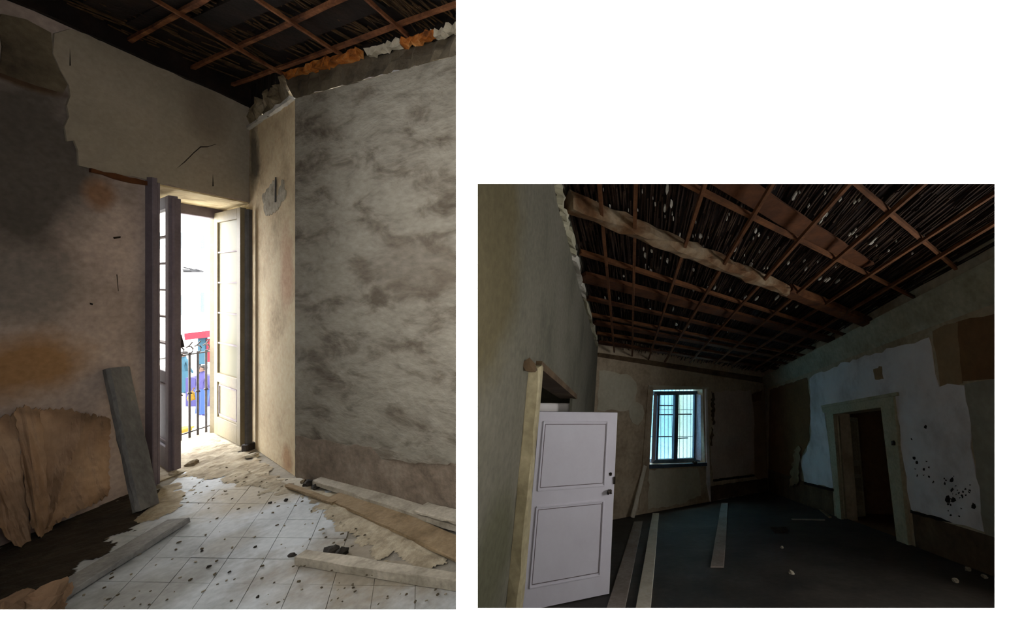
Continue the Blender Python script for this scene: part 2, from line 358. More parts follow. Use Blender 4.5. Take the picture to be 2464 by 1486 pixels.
lip = strip('ledge', [K1 + UP * PT + P_far.n * .002, K2 + UP * PT + P_far.n * .002], [K1 + UP * (PT + .02) - P_far.n * .03, K2 + UP * (PT + .02) - P_far.n * .03], 'rubble', cove, amp=.006)
pc = strip('trim_3', [K0 + UP * PT, K1 + UP * PT], [K0 + V((.01, .03, LCZ)), ctop0], 'rubble', n=14, amp=.05); tag(pc, 'broken plaster and rubble above the cream pier', 'trim', kind='structure')
for i, (x, y, r) in enumerate([(660, 235, .075), (684, 215, .06), (640, 255, .07), (622, 272, .06), (690, 232, .045)]):
    v, f = rock_data(P_pier.hit(x, y, -.05), r, (1, 1, .9), i); mesh('rubble_lump', v, f, 'rubble', pc)
el = (K0 + UP * (PT - .002) + P_pier.n * .012); er = (K1 + UP * (PT - .002) + P_pier.n * .012)
bar('plaster_edge', el, er, UP, .03, .03, 'wood_white', pc, seg=14, jit=.006)
# rotten timber pieces along the band
for (a, b, wdt, m) in [((690, 184), (790, 152), .05, 'rust_orange'), ((782, 154), (868, 128), .055, 'rust_orange'), ((888, 128), (966, 104), .04, 'stone_pale'), ((960, 106), (1046, 84), .04, 'rust_orange'), ((1044, 86), (1110, 66), .045, 'stone_pale')]:
    p, q = P_ceil.hit(*a, .03), P_ceil.hit(*b, .03); bar('rotten_batten', p, q, UP, wdt, .05, m, cove, seg=12, jit=.012)
# ceiling
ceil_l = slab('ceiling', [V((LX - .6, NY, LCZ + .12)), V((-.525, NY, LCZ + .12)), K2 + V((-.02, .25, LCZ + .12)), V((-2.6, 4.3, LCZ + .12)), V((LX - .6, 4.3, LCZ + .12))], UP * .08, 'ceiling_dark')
tag(ceil_l, 'dark collapsed reed and batten ceiling above the street room', 'ceiling', kind='structure')
ce = (ctop1 - ctop0).normalized()
for p, q in ((V((LX + .02, NY, LCZ + .04)), V((LX + .02, 3.62, LCZ + .04))), (V((LX - .02, 3.64, LCZ + .06)), ctop0 + V((-.03, .03, .06))), (ctop0 - ce * .05 + V((0, .02, .06)), ctop0 + ce * 2.2 + V((0, .02, .06)))):
    bar('edge_board', p, q, UP, .05, .2, 'ceiling_dark', ceil_l, seg=24, jit=.007)
def crod(a, b, wd=.02, ht=.024, m='rust', off=.0):
    bar('batten', P_ceil.hit(*a, off), P_ceil.hit(*b, off), UP, wd, ht, m, ceil_l, seg=10, jit=.0035)
for a, b in [((80, 0), (596, 250)), ((360, -8), (690, 184)), ((560, -40), (836, 142)), ((850, -30), (990, 94))]: crod(a, b, m='rust')
for a, b in [((300, 104), (520, -18)), ((464, 164), (850, -16)), ((560, 204), (1120, 2)), ((730, -60), (1100, -180))]: crod(a, b, .023, .024, 'rust', -.024)
reeds = []
for i in range(520):
    x, y = random.uniform(120, 1090), random.uniform(-120, 200); p = P_ceil.hit(x, y, -.075)
    if p.y > 3.5 - (p.x - LX) * .36 or p.x < LX or random.random() < .25: continue
    a = ang + math.pi / 2 + random.gauss(0, .18); L = random.uniform(.12, .4)
    d = V((math.cos(a), math.sin(a), random.uniform(-.12, .02)))
    reeds.append(box_data(p - d * L / 2, p + d * L / 2, UP, .008, .008))
tag(mesh('reed_matting', *merge(reeds), 'straw', ceil_l), kind='stuff')
for (a, b, wd, m) in [((250, 20), (420, -60), .16, 'wood_brown'), ((480, 60), (700, -40), .14, 'ceiling_dark'), ((640, 100), (900, -10), .16, 'ceiling_dark'), ((330, 60), (480, -20), .1, 'ceiling_dark')]:
    bar('joist', P_ceil.hit(*a, -.08), P_ceil.hit(*b, -.08), UP, wd, .05, 'ceiling_dark', ceil_l)

# floor with square tiles
floor_l = slab('floor', [V((LX, NY, -.008)), V((-.525, NY, -.008)), K2 + V((-.02, .03, -.008)), K1 + V((-.05, .06, -.008)), V((LX, 3.65, -.008))], UP * -.15, 'grout')
tag(floor_l, 'dusty pale tiled floor in front of the balcony doorway', 'floor', kind='structure')
e1, e2 = V((.215, -.004, 0)), V((-.105, .175, 0)); nt_ = 0; g = .007
tv = [e1 * a + e2 * b for a, b in ((-.5 + g, -.5 + g), (.5 - g, -.5 + g), (.5 - g, .5 - g), (-.5 + g, .5 - g))]
tme = bpy.data.meshes.new('floor_tile'); tme.from_pydata([tuple(q) for q in tv] + [tuple(q - UP * .012) for q in tv], [], [(0, 1, 2, 3), (7, 6, 5, 4)] + [(i, i + 4, (i + 1) % 4 + 4, (i + 1) % 4) for i in range(4)]); tme.materials.append(MATS['tile'])
for i in range(-20, 20):
    for j in range(-10, 12):
        c = V((-2.3, 2.2, 0)) + e1 * i + e2 * j
        if c.x < LX + .03 or c.x > -.485 * c.y - .05 or c.y < 1.25 or c.y > 3.3: continue
        if (c - K1).dot(P_far.n) < .03 or (c - K0).dot(P_pier.n) < .03: continue
        if X0 + F * c.x / c.y < -70 or 682 + 1395 / c.y > 1560: continue
        o = bpy.data.objects.new('floor_tile', tme); COL.objects.link(o); o.parent = floor_l; o.location = c + V((0, 0, random.uniform(-.0025, 0)))
        o.rotation_euler = (random.gauss(0, .003), random.gauss(0, .003), random.gauss(0, .004)); nt_ += 1
sill = slab('trim_4', [V((LX, DJ - .05, .003)), K0 + V((.02, -.02, .003)), KO + V((-.02, 0, .003)), V((OX - .3, KO.y, .003)), V((OX - .3, DJ - .05, .003))], UP * -.12, 'dust'); tag(sill, 'dusty rubble strewn threshold of the balcony doorway', 'trim', kind='structure')
# drift of dust and crumbled plaster, thick along the far wall and in the doorway
def drift(name, pix, hgt, m, label, cell=.012, soft=.14, bite=.3):
    """a low uneven heap inside an outline given in floor pixels, with a crumbling edge"""
    P = [P_floor.hit(x, y) for x, y in pix]; k = len(P); lo = V((min(p.x for p in P), min(p.y for p in P), 0)); nx = int((max(p.x for p in P) - lo.x) / cell) + 1; ny = int((max(p.y for p in P) - lo.y) / cell) + 1
    val = {}
    for i in range(nx + 1):
        for j in range(ny + 1):
            q = lo + V((i * cell, j * cell, 0)); ins = False; d = 9
            for a, b in zip(P, P[1:] + P[:1]):
                if (a.y > q.y) != (b.y > q.y) and q.x < (b.x - a.x) * (q.y - a.y) / (b.y - a.y) + a.x: ins = not ins
                t = max(0, min(1, (q - a).dot(b - a) / (b - a).length_squared)); d = min(d, (q - a.lerp(b, t)).length)
            val[i, j] = (min(d / soft, 1) if ins else -d / soft) + noise.fractal(q * 9, .9, 2.1, 4) * .55 - bite
    idx = {}; vs = []; fs = []
    def vid(i, j):
        if (i, j) not in idx:
            idx[i, j] = len(vs); q = lo + V((i * cell, j * cell, 0)); vs.append(q + UP * (max(-.004, min(val[i, j], 1) * hgt * (1 + .5 * noise.noise(q * 21))) + .001))
        return idx[i, j]
    for i in range(nx):
        for j in range(ny):
            if sum(val[a] > 0 for a in ((i, j), (i + 1, j), (i + 1, j + 1), (i, j + 1))) >= 2: fs.append((vid(i, j), vid(i + 1, j), vid(i + 1, j + 1), vid(i, j + 1)))
    o = mesh(name, vs, fs, m, loc=sum(P, V()) / k, smooth=True); return tag(o, label, 'debris', kind='stuff')
drift('plaster_dust', [(430, 1090), (515, 1040), (600, 1075), (700, 1148), (760, 1185), (720, 1210), (640, 1190), (520, 1165), (430, 1150)], .02, 'dust', 'drift of beige plaster dust in the balcony doorway')
drift('plaster_dust', [(690, 1150), (735, 1158), (1090, 1256), (1090, 1400), (900, 1345), (800, 1280), (730, 1220)], .016, 'dust', 'brown dust and splinters heaped under the planks at the grey wall')
drift('plaster_dust', [(380, 1170), (440, 1150), (470, 1190), (430, 1235), (340, 1262), (270, 1275), (300, 1235)], .01, 'dust', 'thin dirt on the floor below the leaning grey board')
mat('floor_shade', [(34, 30, 24), (58, 50, 40)], 6, bump=.8, fine=40)  # shade on the floor beside the wall, put into colour
drift('shade_patch', [(0, 1316), (370, 1166), (384, 1215), (330, 1250), (235, 1330), (120, 1420), (60, 1500), (-120, 1500), (-120, 1350)], .012, 'floor_shade', 'dark shade laid as colour on the floor along the mauve wall', bite=-.1)

# patches and marks of the left wall
patch('plaster_patch', P_left, [(128, 82), (165, 66), (598, 247), (598, 484), (376, 441), (214, 404), (188, 398), (172, 335), (150, 338), (164, 205), (128, 130)], .012, 'plaster_grey', wall_l, .012, .07)
patch('plaster_patch', P_left, [(0, 30), (60, 48), (124, 80), (124, 128), (156, 200), (150, 225), (90, 205), (0, 175)], .006, 'plaster_cove', wall_l, .012, .07)
mat('dark_gap', [(24, 18, 14), (40, 30, 22)], 10, bump=.2)
patch('lintel_shadow_strip', P_left, [(214, 405), (372, 440), (372, 452), (300, 436), (216, 414)], .018, 'r_board', wall_l, .006, .05)  # brown strip standing in for the lintel's shadow line
for c in [[(424, 406), (444, 388), (466, 366), (482, 352), (500, 352), (520, 346), (520, 347), (499, 354), (483, 354.5), (467, 368), (445, 390)],
          [(512, 418), (514, 448), (511, 448)], [(168, 118), (170, 158), (167, 158)], [(280, 660), (282, 660), (285, 700), (284, 700)], [(272, 570), (290, 568), (290, 572), (274, 575)], [(216, 728), (224, 730), (222, 734), (216, 732)]]:
    slab('crack', [P_left.hit(x, y, .0135) for x, y in c], P_left.n * .001, 'dark_gap', parent=wall_l)
# wooden jamb lining at the doorway's near side
jamb = empty('door_casing', lw(DJ - .05, 0), 'weathered mauve grey casing left of the balcony doorway', 'door casing')
bar('upright', lw(DJ - .045, .0) + V((.012, 0, 0)), lw(DJ - .045, DH + .03) + V((.012, 0, 0)), V((0, 1, 0)), .09, .03, 'door_mauve', jamb, ch=.004)
bar('bead', lw(DJ - .012, .0) + V((.03, 0, 0)), lw(DJ - .012, DH) + V((.03, 0, 0)), V((0, 1, 0)), .024, .02, 'door_mauve', jamb, ch=.004)

# balcony door leaves
def leaf(root, A, d, H, W, T, m, pan, split, muntins, z0=.02, nrm=None):
    """A hinge foot, d direction of width; glazed above split, panelled below"""
    A = V(A); d = V(d).normalized(); n = nrm or d.cross(UP).normalized(); st = .085
    def P(u, z): return A + d * u + UP * z
    bar('stile', P(st / 2, z0), P(st / 2, H), n, st, T, m, root, ch=.004); bar('stile', P(W - st / 2, z0), P(W - st / 2, H), n, st, T, m, root, ch=.004)
    for z, h in ((H - .05, .1), (split, .09), (z0 + .09, .18)): bar('rail', P(st, z), P(W - st, z), n, h, T, m, root, ch=.003)
    g0, g1 = split + .045, H - .1
    for i in range(muntins + 1):
        a, b = g0 + (g1 - g0) * i / (muntins + 1), g0 + (g1 - g0) * (i + 1) / (muntins + 1)
        slab('pane', [P(st, a) - n * .003, P(W - st, a) - n * .003, P(W - st, b) - n * .003, P(st, b) - n * .003], n * .005, pan, parent=root)
        if i: bar('glazing_bar', P(st, a), P(W - st, a), n, .014, T * .7, 'groove', root)
    p = slab('panel', [P(st, z0 + .18) - n * .008, P(W - st, z0 + .18) - n * .008, P(W - st, split - .045) - n * .008, P(st, split - .045) - n * .008], n * .016, m, parent=root)
    a, b, c, e = .03 + st, W - st - .03, z0 + .21, split - .075
    for q, r in (((a, c), (b, c)), ((b, c), (b, e)), ((b, e), (a, e)), ((a, e), (a, c))):
        bar('moulding', P(*q), P(*r), n, .014, .03, 'groove', p)
RA = V((-3.80, 3.545, 0)); LA = V((-3.868, 3.072, 0))
r_leaf = empty('balcony_door_leaf', RA + RV * .68, 'cream glazed balcony door leaf folded back against the pier', 'door')
leaf(r_leaf, RA + RV * .68, -RV, 2.27, .68, .04, 'door_cream', 'pane_dusty', .60, 4)
l_leaf = empty('balcony_door_leaf', LA, 'shadowed mauve balcony door leaf beside the leaning board', 'door')
leaf(l_leaf, LA + RV * .62, -RV, 2.27, .62, .05, 'door_mauve', 'pane_clear', .78, 5)
bar('edge_strip', LA + V((.012, .012, .02)), LA + V((.012, .012, 2.25)), V((1, 0, 0)), .05, .02, 'door_mauve', l_leaf, ch=.004)
v, f = tube_data([LA + RV * .06 + V((.03, -.02, 1.12)), LA + RV * .06 + V((.06, .01, 1.12)), LA + RV * .06 + V((.06, .03, 1.02))], .012); mesh('latch', v, f, 'iron', l_leaf)
# outer frame
frm = empty('balcony_door_frame', V((OX, 3.66, 0)), 'outer timber frame of the balcony doorway against the bright street', 'door frame')
bar('head', V((OX, 3.22, 2.275)), V((OX, KO.y, 2.275)), UP, .07, .11, 'door_mauve', frm, ch=.005)
bar('jamb', V((OX - .02, KO.y - .02, 0)), V((OX - .02, KO.y - .02, 2.23)), V((1, 0, 0)), .07, .08, 'door_cream', frm, ch=.005)
bar('jamb', V((OX, 3.20, 0)), V((OX, 3.20, 2.23)), V((1, 0, 0)), .1, .07, 'door_mauve', frm, ch=.005)
bw = slab('wall_outer', [V((OX, 2.4, -3.3)), V((OX, 3.18, -3.3)), V((OX, 3.18, 3.4)), V((OX, 2.4, 3.4))], V((-.08, 0, 0)), 'reveal'); tag(bw, 'outer masonry beside the balcony doorway', 'wall', kind='structure')
# dark bar at the pier's edge
pole = empty('upright_bar', P_floor.hit(598, 1080), 'dark grey upright bar at the edge of the cream pier', 'bar')
pb = P_floor.hit(598, 1082)
bar('shaft', pb + UP * .03, pb + UP * 2.24, V((1, 0, 0)), .045, .04, 'pipe_grey', pole, ch=.008)
bar('foot', pb, pb + UP * .06, V((1, 0, 0)), .085, .06, 'iron', pole, ch=.01)

# balcony railing
rail = empty('balcony_railing', V((OX - .1, 3.8, 0)), 'dark iron railing with curled finials outside the balcony doorway', 'railing')
RX = OX - .12
def ry(px): return -RX * F / (X0 - px)
for px in (414, 434, 456, 476, 496, 514, 530):
    y = ry(px); zt = .86
    v, f = tube_data([V((RX, y, -.06)), V((RX, y, zt))], .009, 6); b_ = mesh('baluster', v, f, 'iron', rail)
    v, f = tube_data([V((RX, y + .03 * math.sin(a * .9), zt + .012 * a - .02 * math.cos(a))) for a in range(9)], .006, 5); mesh('finial', v, f, 'iron', b_)
    mesh('collar', *rock_data(V((RX, y, .45)), .018, sub=0), 'iron', b_)
bar('top_rail', V((RX, 3.3, .84)), V((RX, 4.3, .84)), UP, .02, .012, 'iron', rail); bar('bottom_rail', V((RX, 3.3, .06)), V((RX, 4.3, .06)), UP, .02, .012, 'iron', rail)
slab('balcony_slab', [V((OX, 2.6, 0)), V((OX, 4.6, 0)), V((OX - .22, 4.6, 0)), V((OX - .22, 2.6, 0))], UP * -.15, 'dust', parent=rail)

# planks and boards
def plank(name, p0, p1, wd, th, m, label, cat='board', up=UP, seg=10, jit=.003, ch=.004, group=None):
    o = bar(name, p0, p1, up, wd, th, m, loc=V(p0), ch=ch, seg=seg, jit=jit); return tag(o, label, cat, group)
f0 = P_floor.hit(352, 1226); f1 = P_left.hit(280, 886, .035)
plank('leaning_board', f0 + V((0, 0, .012)), f1, .135, .045, 'wood_grey', 'thick grey board leaning against the mauve wall', up=V((1, .15, .3)), ch=.012)
def fplank(name, a, b, wd, th, m, label, lift=0, **k):
    p, q = P_floor.hit(*a), P_floor.hit(*b); return plank(name, p + UP * (th / 2 + lift), q + UP * (th / 2 + lift), wd, th, m, label, **k)
fplank('floor_plank', (428, 1262), (120, 1452), .12, .035, 'wood_lightgrey', 'pale grey plank lying on the floor near the leaning board', lift=.006)
fplank('floor_plank', (724, 1350), (1180, 1424), .062, .05, 'wood_pale', 'pale plank with dark edge lying across the front tiles')
fplank('floor_plank', (768, 1166), (1120, 1280), .09, .035, 'wood_pale', 'long pale plank lying along the foot of the grey wall', lift=.02)
fplank('floor_plank', (815, 1196), (1150, 1352), .14, .02, 'wood_brown', 'wide brown plank lying between the two pale planks', lift=.012)
fplank('wood_batten', (692, 1174), (806, 1216), .035, .022, 'wood_brown', 'short thin batten lying at the end of the wall plank', lift=.01)
plank('wood_offcut', P_floor.hit(1012, 1248) + UP * .075, P_floor.hit(1130, 1290) + UP * .10, .10, .02, 'wood_pale', 'broken pale offcut resting on the long wall plank')
plank('wood_offcut', P_floor.hit(880, 1382) + UP * .006, P_floor.hit(940, 1388) + UP * .006, .02, .012, 'wood_brown', 'small splinter in front of the dark edged plank')
# stones and crumbs
def stone(name, px, py, r, m, label, sq=(1, 1, .8), seed=0, group=None, cat='stone'):
    c = P_floor.hit(px, py); v, f = rock_data(c + UP * (r * .4 * sq[2]), r, sq, seed); return tag(mesh(name, v, f, m, loc=c), label, cat, group)
stone('rubble_stone', 798, 1330, .035, 'stone_dark', 'left one of two dark lumps behind the front plank', seed=3)
stone('rubble_stone', 822, 1334, .034, 'stone_dark', 'right one of two dark lumps behind the front plank', seed=4)
stone('rubble_stone', 742, 1166, .035, 'stone_dark', 'dark stone at the foot of the pier and grey wall', seed=5)
stone('rubble_stone', 762, 1172, .03, 'stone_dark', 'blackish stone touching the end of the wall plank', seed=6)
stone('rubble_stone', 730, 1160, .02, 'rubble', 'small brown stone left of the dark stones by the pier', seed=8)
stone('plaster_lump', 606, 1098, .038, 'stone_pale', 'white plaster lump under the foot of the upright bar', seed=9, sq=(1.2, 1, .6))
stone('plaster_lump', 464, 1118, .036, 'rubble', 'brownish plaster lump on the dusty doorway floor', seed=10)
stone('plaster_lump', 418, 1140, .025, 'stone_pale', 'white crumb at the foot of the mauve door leaf', seed=11)
stone('rubble_stone', 702, 1336, .014, 'stone_dark', 'small dark chip at the tip of the front plank', seed=12, sq=(1.6, 1, .7))
for i, (x, y, r) in enumerate([(502, 1364, .009), (614, 1316, .007), (620, 1436, .007), (552, 1376, .006), (486, 1326, .006), (688, 1204, .012), (650, 1210, .010)]):
    stone('floor_chip', x, y, r, 'stone_dark', 'small dark chip lying on the pale tiles', seed=20 + i, group='dark chips on the pale tiles', cat='chip')
protos = []
for i in range(5):
    me = bpy.data.meshes.new('plaster_crumb'); v, f = rock_data(V(), 1, (1, .8, .6), 40 + i, 0); me.from_pydata([tuple(q) for q in v], [], f); me.materials.append(MATS[('stone_pale', 'dust', 'rubble', 'stone_pale', 'rubble')[i]]); protos.append(me)
k = 0
while k < 210:
    z = random.random()
    if z < .45: x, y = random.uniform(430, 820), random.gauss(1150, 45)
    elif z < .8: x, y = random.uniform(700, 1090), random.uniform(1200, 1460)
    else: x, y = random.uniform(180, 700), random.uniform(1230, 1460)
    if y < 1050: continue
    p = P_floor.hit(x, y)
    if (p - K1).dot(P_far.n) < .05 or (p - K0).dot(P_pier.n) < .05 or p.x < LX + .06 or p.y > 3.45: continue
    r = random.uniform(.003, .010)
    o = bpy.data.objects.new('plaster_crumb', random.choice(protos)); COL.objects.link(o); o.location = p + UP * (r * .3 + (.012 if z < .8 else 0)); o.scale = (r, r, r); o.rotation_euler = (0, 0, random.uniform(0, 6))
    tag(o, 'tiny plaster crumb scattered on the dusty floor', 'crumb', 'plaster crumbs on the street room floor'); k += 1

# torn brown paper peeling off the left wall
def sheet(name, top, bot, lift, m, label, nu=26, nv=22, fold=.03, seed=1, cat='paper', plane=P_left, th=.004, loc=None, freq=5):
    """hanging sheet between two pixel polylines; lift(u, v) is its distance from the wall"""
    rnd = random.Random(seed); ph = [rnd.uniform(0, 6) for _ in range(8)]
    def pl(P, t):
        q = t * (len(P) - 1); k = min(int(q), len(P) - 2); f = q - k
        return (P[k][0] * (1 - f) + P[k + 1][0] * f, P[k][1] * (1 - f) + P[k + 1][1] * f)
    vs = []
    for j in range(nv + 1):
        for i in range(nu + 1):
            u, v = i / nu, j / nv; a, b = pl(top, u), pl(bot, u); x, y = a[0] * (1 - v) + b[0] * v, a[1] * (1 - v) + b[1] * v
            d = lift(u, v) + fold * (math.sin(freq * u + 3 * v + ph[0]) + .6 * abs(math.sin(freq * 1.7 * u - 4 * v + ph[1])) + .4 * math.sin(11 * v + 3 * u + ph[2])) * (.25 + v)
            q_ = V((x, y, seed * 50)) * .018; d += (.022 * abs(noise.noise(q_)) + .012 * abs(noise.noise(q_ * 3))) * (.4 + v)
            if j in (0, nv): y += rnd.uniform(-5, 5)
            if i in (0, nu): x += rnd.uniform(-4, 4)
            vs.append(plane.hit(x, y, max(.006, d)))
    n = len(vs); vs += [p - plane.n * th for p in vs]; fs = []
    W = nu + 1
    for j in range(nv):
        for i in range(nu):
            a = j * W + i; fs.append((a, a + 1, a + W + 1, a + W)); fs.append((n + a, n + a + W, n + a + W + 1, n + a + 1))
    bd = [i for i in range(W)] + [j * W + nu for j in range(1, nv + 1)] + [nv * W + i for i in range(nu - 1, -1, -1)] + [j * W for j in range(nv - 1, 0, -1)]
    for i in range(len(bd)): a, b = bd[i], bd[(i + 1) % len(bd)]; fs.append((a, b, b + n, a + n))
    return tag(mesh(name, vs, fs, m, loc=loc or vs[0]), label, cat)
sheet('torn_paper', [(92, 985), (140, 982), (196, 990), (232, 1000), (264, 1004)], [(84, 1282), (120, 1268), (170, 1238), (220, 1216), (263, 1192)], lambda u, v: .012 + .07 * v * (1 - u) + .05 * max(0, 1 - abs(u - .25 - .35 * (1 - v)) * 7), 'paper', 'wide brown paper sheet peeling off the mauve wall', seed=3, fold=.016, nu=40, nv=30, freq=7)
sheet('torn_paper', [(34, 985), (60, 978), (98, 984)], [(76, 1262), (100, 1296), (132, 1328)], lambda u, v: .03 + .10 * v, 'paper', 'narrow curled paper strip hanging left of the wide sheet', seed=5, fold=.025, nu=14)
sheet('torn_paper', [(-70, 990), (-10, 1004), (38, 996)], [(-40, 1200), (20, 1300), (84, 1340)], lambda u, v: .02 + .09 * v, 'paper', 'paper flap hanging at the far left of the mauve wall', seed=8, fold=.02, nu=16)
v, f = rock_data(P_floor.hit(70, 1492) + UP * .03, .11, (1.2, .9, .8), 77, 3); v = [q + V((noise.noise(q * 14), noise.noise(q * 14 + V((5, 0, 0))), noise.noise(q * 15))) * .05 for q in v]; tag(mesh('crumpled_paper', v, f, 'paper', loc=P_floor.hit(70, 1492)), 'crumpled brown paper on the floor at the lower left', 'paper')
v, f = rock_data(P_floor.hit(-30, 1500) + UP * .02, .06, (1, .9, .7), 78, 1); tag(mesh('crumpled_paper', v, f, 'win_pink', loc=P_floor.hit(-30, 1500)), 'small pinkish rag beside the crumpled brown paper', 'rag')
# torn plaster flap on the far wall and on the pier
far_p = patch('plaster_flake', P_far, [(905, 1072), (980, 1080), (1085, 1112), (1010, 1108), (930, 1098)], .03, 'plaster_far', far, .008, .05)
patch('plaster_flake', P_pier, [(632, 470), (664, 430), (664, 486), (682, 430), (690, 470), (664, 512), (640, 520)], .006, 'stone_pale', pier, .014, .03)
slab('crack', [P_pier.hit(x, y, .009) for x, y in [(662, 426), (665, 426), (664, 486), (661, 486)]], P_pier.n * .001, 'dark_gap', parent=pier)
patch('damp_patch', P_far, [(712, 1048), (860, 1072), (1120, 1120), (1200, 1300), (712, 1150)], .003, 'dust' if 0 else 'plaster_cove', far, .012, .06).data.materials[0] = mat('damp', [(104, 92, 80), (132, 118, 104), (150, 138, 124)], 6, bump=.7, fine=30)

# street beyond the balcony
street = slab('ground', [V((-60, -5, -3.15)), V((OX - .3, -5, -3.15)), V((OX - .3, 60, -3.15)), V((-60, 60, -3.15))], UP * -.1, 'asphalt'); tag(street, 'pale sunlit street below the balcony', 'street', kind='structure')
for n_, c in (('jeans', (40, 74, 150)), ('shirt', (62, 58, 120)), ('red', (150, 14, 40)), ('yellow', (160, 120, 6)), ('teal', (40, 90, 110)), ('skin', (120, 90, 74)), ('lamp_grey', (50, 50, 52)), ('hair', (24, 18, 14))):
    mat('st_' + n_, [tuple(int(q * .55) for q in c), tuple(int(q * .62) for q in c)], 3, bump=0, grain=0)
def skin_body(name, pts, edges, rad, m, loc, label):
    me = bpy.data.meshes.new(name); me.from_pydata([tuple(V(p)) for p in pts], edges, []); o = bpy.data.objects.new(name, me); COL.objects.link(o); o.location = loc
    o.modifiers.new('skin', 'SKIN'); o.modifiers.new('smooth', 'SUBSURF').levels = 1; o.modifiers['smooth'].render_levels = 1
    for i, r in enumerate(rad): me.skin_vertices[0].data[i].radius = (r, r * .8)
    me.skin_vertices[0].data[0].use_root = True
    me.materials.append(MATS[m]); return tag(o, label, 'person')
def person(px, py, Y, label, top, bottom):
    c = at(px, py, Y); c.z = -3.15
    pts = [(0, 0, .95), (0, 0, 1.2), (0, .01, 1.42), (0, .01, 1.52), (0, .02, 1.66), (-.18, 0, 1.40), (-.25, .02, 1.12), (-.22, .12, .90), (.18, 0, 1.40), (.26, -.02, 1.12), (.24, .1, .92),
           (-.1, 0, .90), (-.11, .03, .50), (-.11, -.03, .08), (-.12, .1, .03), (.1, 0, .90), (.12, -.05, .5), (.13, -.1, .08), (.13, .02, .03), (-.21, .15, .82), (.23, .13, .84)]
    ed = [(0, 1), (1, 2), (2, 3), (3, 4), (2, 5), (5, 6), (6, 7), (7, 19), (2, 8), (8, 9), (9, 10), (10, 20), (0, 11), (11, 12), (12, 13), (13, 14), (0, 15), (15, 16), (16, 17), (17, 18)]
    rd = [.14, .14, .15, .06, .10, .07, .05, .04, .07, .05, .04, .1, .07, .05, .04, .1, .07, .05, .04, .03, .03]
    o = skin_body('person', pts, ed, rd, top, c, label)
    # trousers, hair
    tr = merge([tube_data([c + V((-.1, 0, .96)), c + V((-.11, .03, .5)), c + V((-.11, -.03, .1))], [.13, .10, .08]), tube_data([c + V((.1, 0, .96)), c + V((.12, -.05, .5)), c + V((.13, -.1, .1))], [.13, .10, .08])])
    mesh('trousers', *tr, bottom, o); mesh('hair', *rock_data(c + V((0, .01, 1.70)), .115, (1, 1.05, 1), 3), 'st_hair', o); mesh('face', *rock_data(c + V((.03, -.05, 1.64)), .085, (1, 1, 1.1), 4), 'st_skin', o)
    return c
pc_ = person(487, 1000, 13.3, 'person in blue jeans and violet top standing in the street', 'st_shirt', 'st_jeans')
bag = empty('shoulder_bag', pc_ + V((-.36, 0, .62)), 'yellow bag held by the person in blue jeans', 'bag')
mesh('body', *rock_data(pc_ + V((-.36, .02, .66)), .17, (.8, .8, 1.1), 6), 'st_yellow', bag); mesh('strap', *tube_data([pc_ + V((-.42, 0, .78)), pc_ + V((-.3, 0, 1.0)), pc_ + V((-.26, .02, .8))], .015, 5), 'st_yellow', bag)
person(442, 960, 16, 'person in teal clothes further down the street behind the railing', 'st_teal', 'st_teal')
st = empty('market_stall', V((-16.6, 14.6, -3.15)), 'red and teal market stall across the street', 'stall')
def sp(x, y): return at(x, y, 14.6)
bar('canopy', sp(478, 806), sp(528, 800), UP, .9, .25, 'st_red', st); bar('banner', sp(508, 815), sp(508, 870), V((0, 1, 0)), .25, .1, 'st_red', st); bar('curtain', sp(488, 810), sp(488, 875), V((0, 1, 0)), .28, .08, 'st_teal', st)
for x in (480, 526): q = sp(x, 870); bar('post', V((q.x, q.y, -3.15)), sp(x, 803), V((0, 1, 0)), .06, .06, 'st_lamp_grey', st)
q = sp(500, 900); bar('counter', V((q.x - .5, q.y, -2.6)), V((q.x + .5, q.y, -2.6)), UP, .6, 1.1, 'st_shirt', st)
fc = empty('house_facade', V((-24.2, 24, -3.15)), 'bright facade across the street beyond the balcony', 'building')
slab('wall', [V((-24.2, 8, -3.15)), V((-24.2, 40, -3.15)), V((-24.2, 40, 6)), V((-24.2, 8, 6))], V((-.3, 0, 0)), 'asphalt', parent=fc)
P_fac = Plane((-24.2, 0, 0), (1, 0, 0)); mat('facade_pane', [(62, 70, 74), (72, 80, 84)], 2, bump=0)
for x0, y0, x1, y1 in ((482, 556, 494, 600), (428, 556, 442, 600), (482, 700, 494, 752), (428, 706, 440, 760), (380, 556, 390, 600)):
    wn2 = slab('window', [P_fac.hit(*q, .03) for q in ((x0, y0), (x1, y0), (x1, y1), (x0, y1))], V((-.05, 0, 0)), 'asphalt', parent=fc)
    slab('pane', [P_fac.hit(*q, .05) for q in ((x0 + 2, y0 + 3), (x1 - 2, y0 + 3), (x1 - 2, y1 - 2), (x0 + 2, y1 - 2))], V((-.03, 0, 0)), 'facade_pane', parent=wn2)
c = P_fac.hit(466, 652, .5); sl = empty('street_lamp', c, 'small grey street lamp on a bracket across the street', 'lamp')
mesh('shade', *rock_data(c, .24, (1, 1.5, .45), 2), 'st_lamp_grey', sl); bar('bracket', c + UP * .08, V((-24.22, c.y, c.z + .2)), UP, .05, .05, 'st_lamp_grey', sl)
q = P_floor.hit(440, 1045); d = at(440, 1060, 11.2); d.z = -3.15
bk = empty('yellow_crate', d, 'yellow crate on the street seen low through the railing', 'crate'); bar('body', d, d + UP * .35, V((1, 0, 0)), .3, .25, 'st_yellow', bk, ch=.02); bar('rim', d + UP * .33, d + UP * .38, V((1, 0, 0)), .34, .29, 'st_yellow', bk)

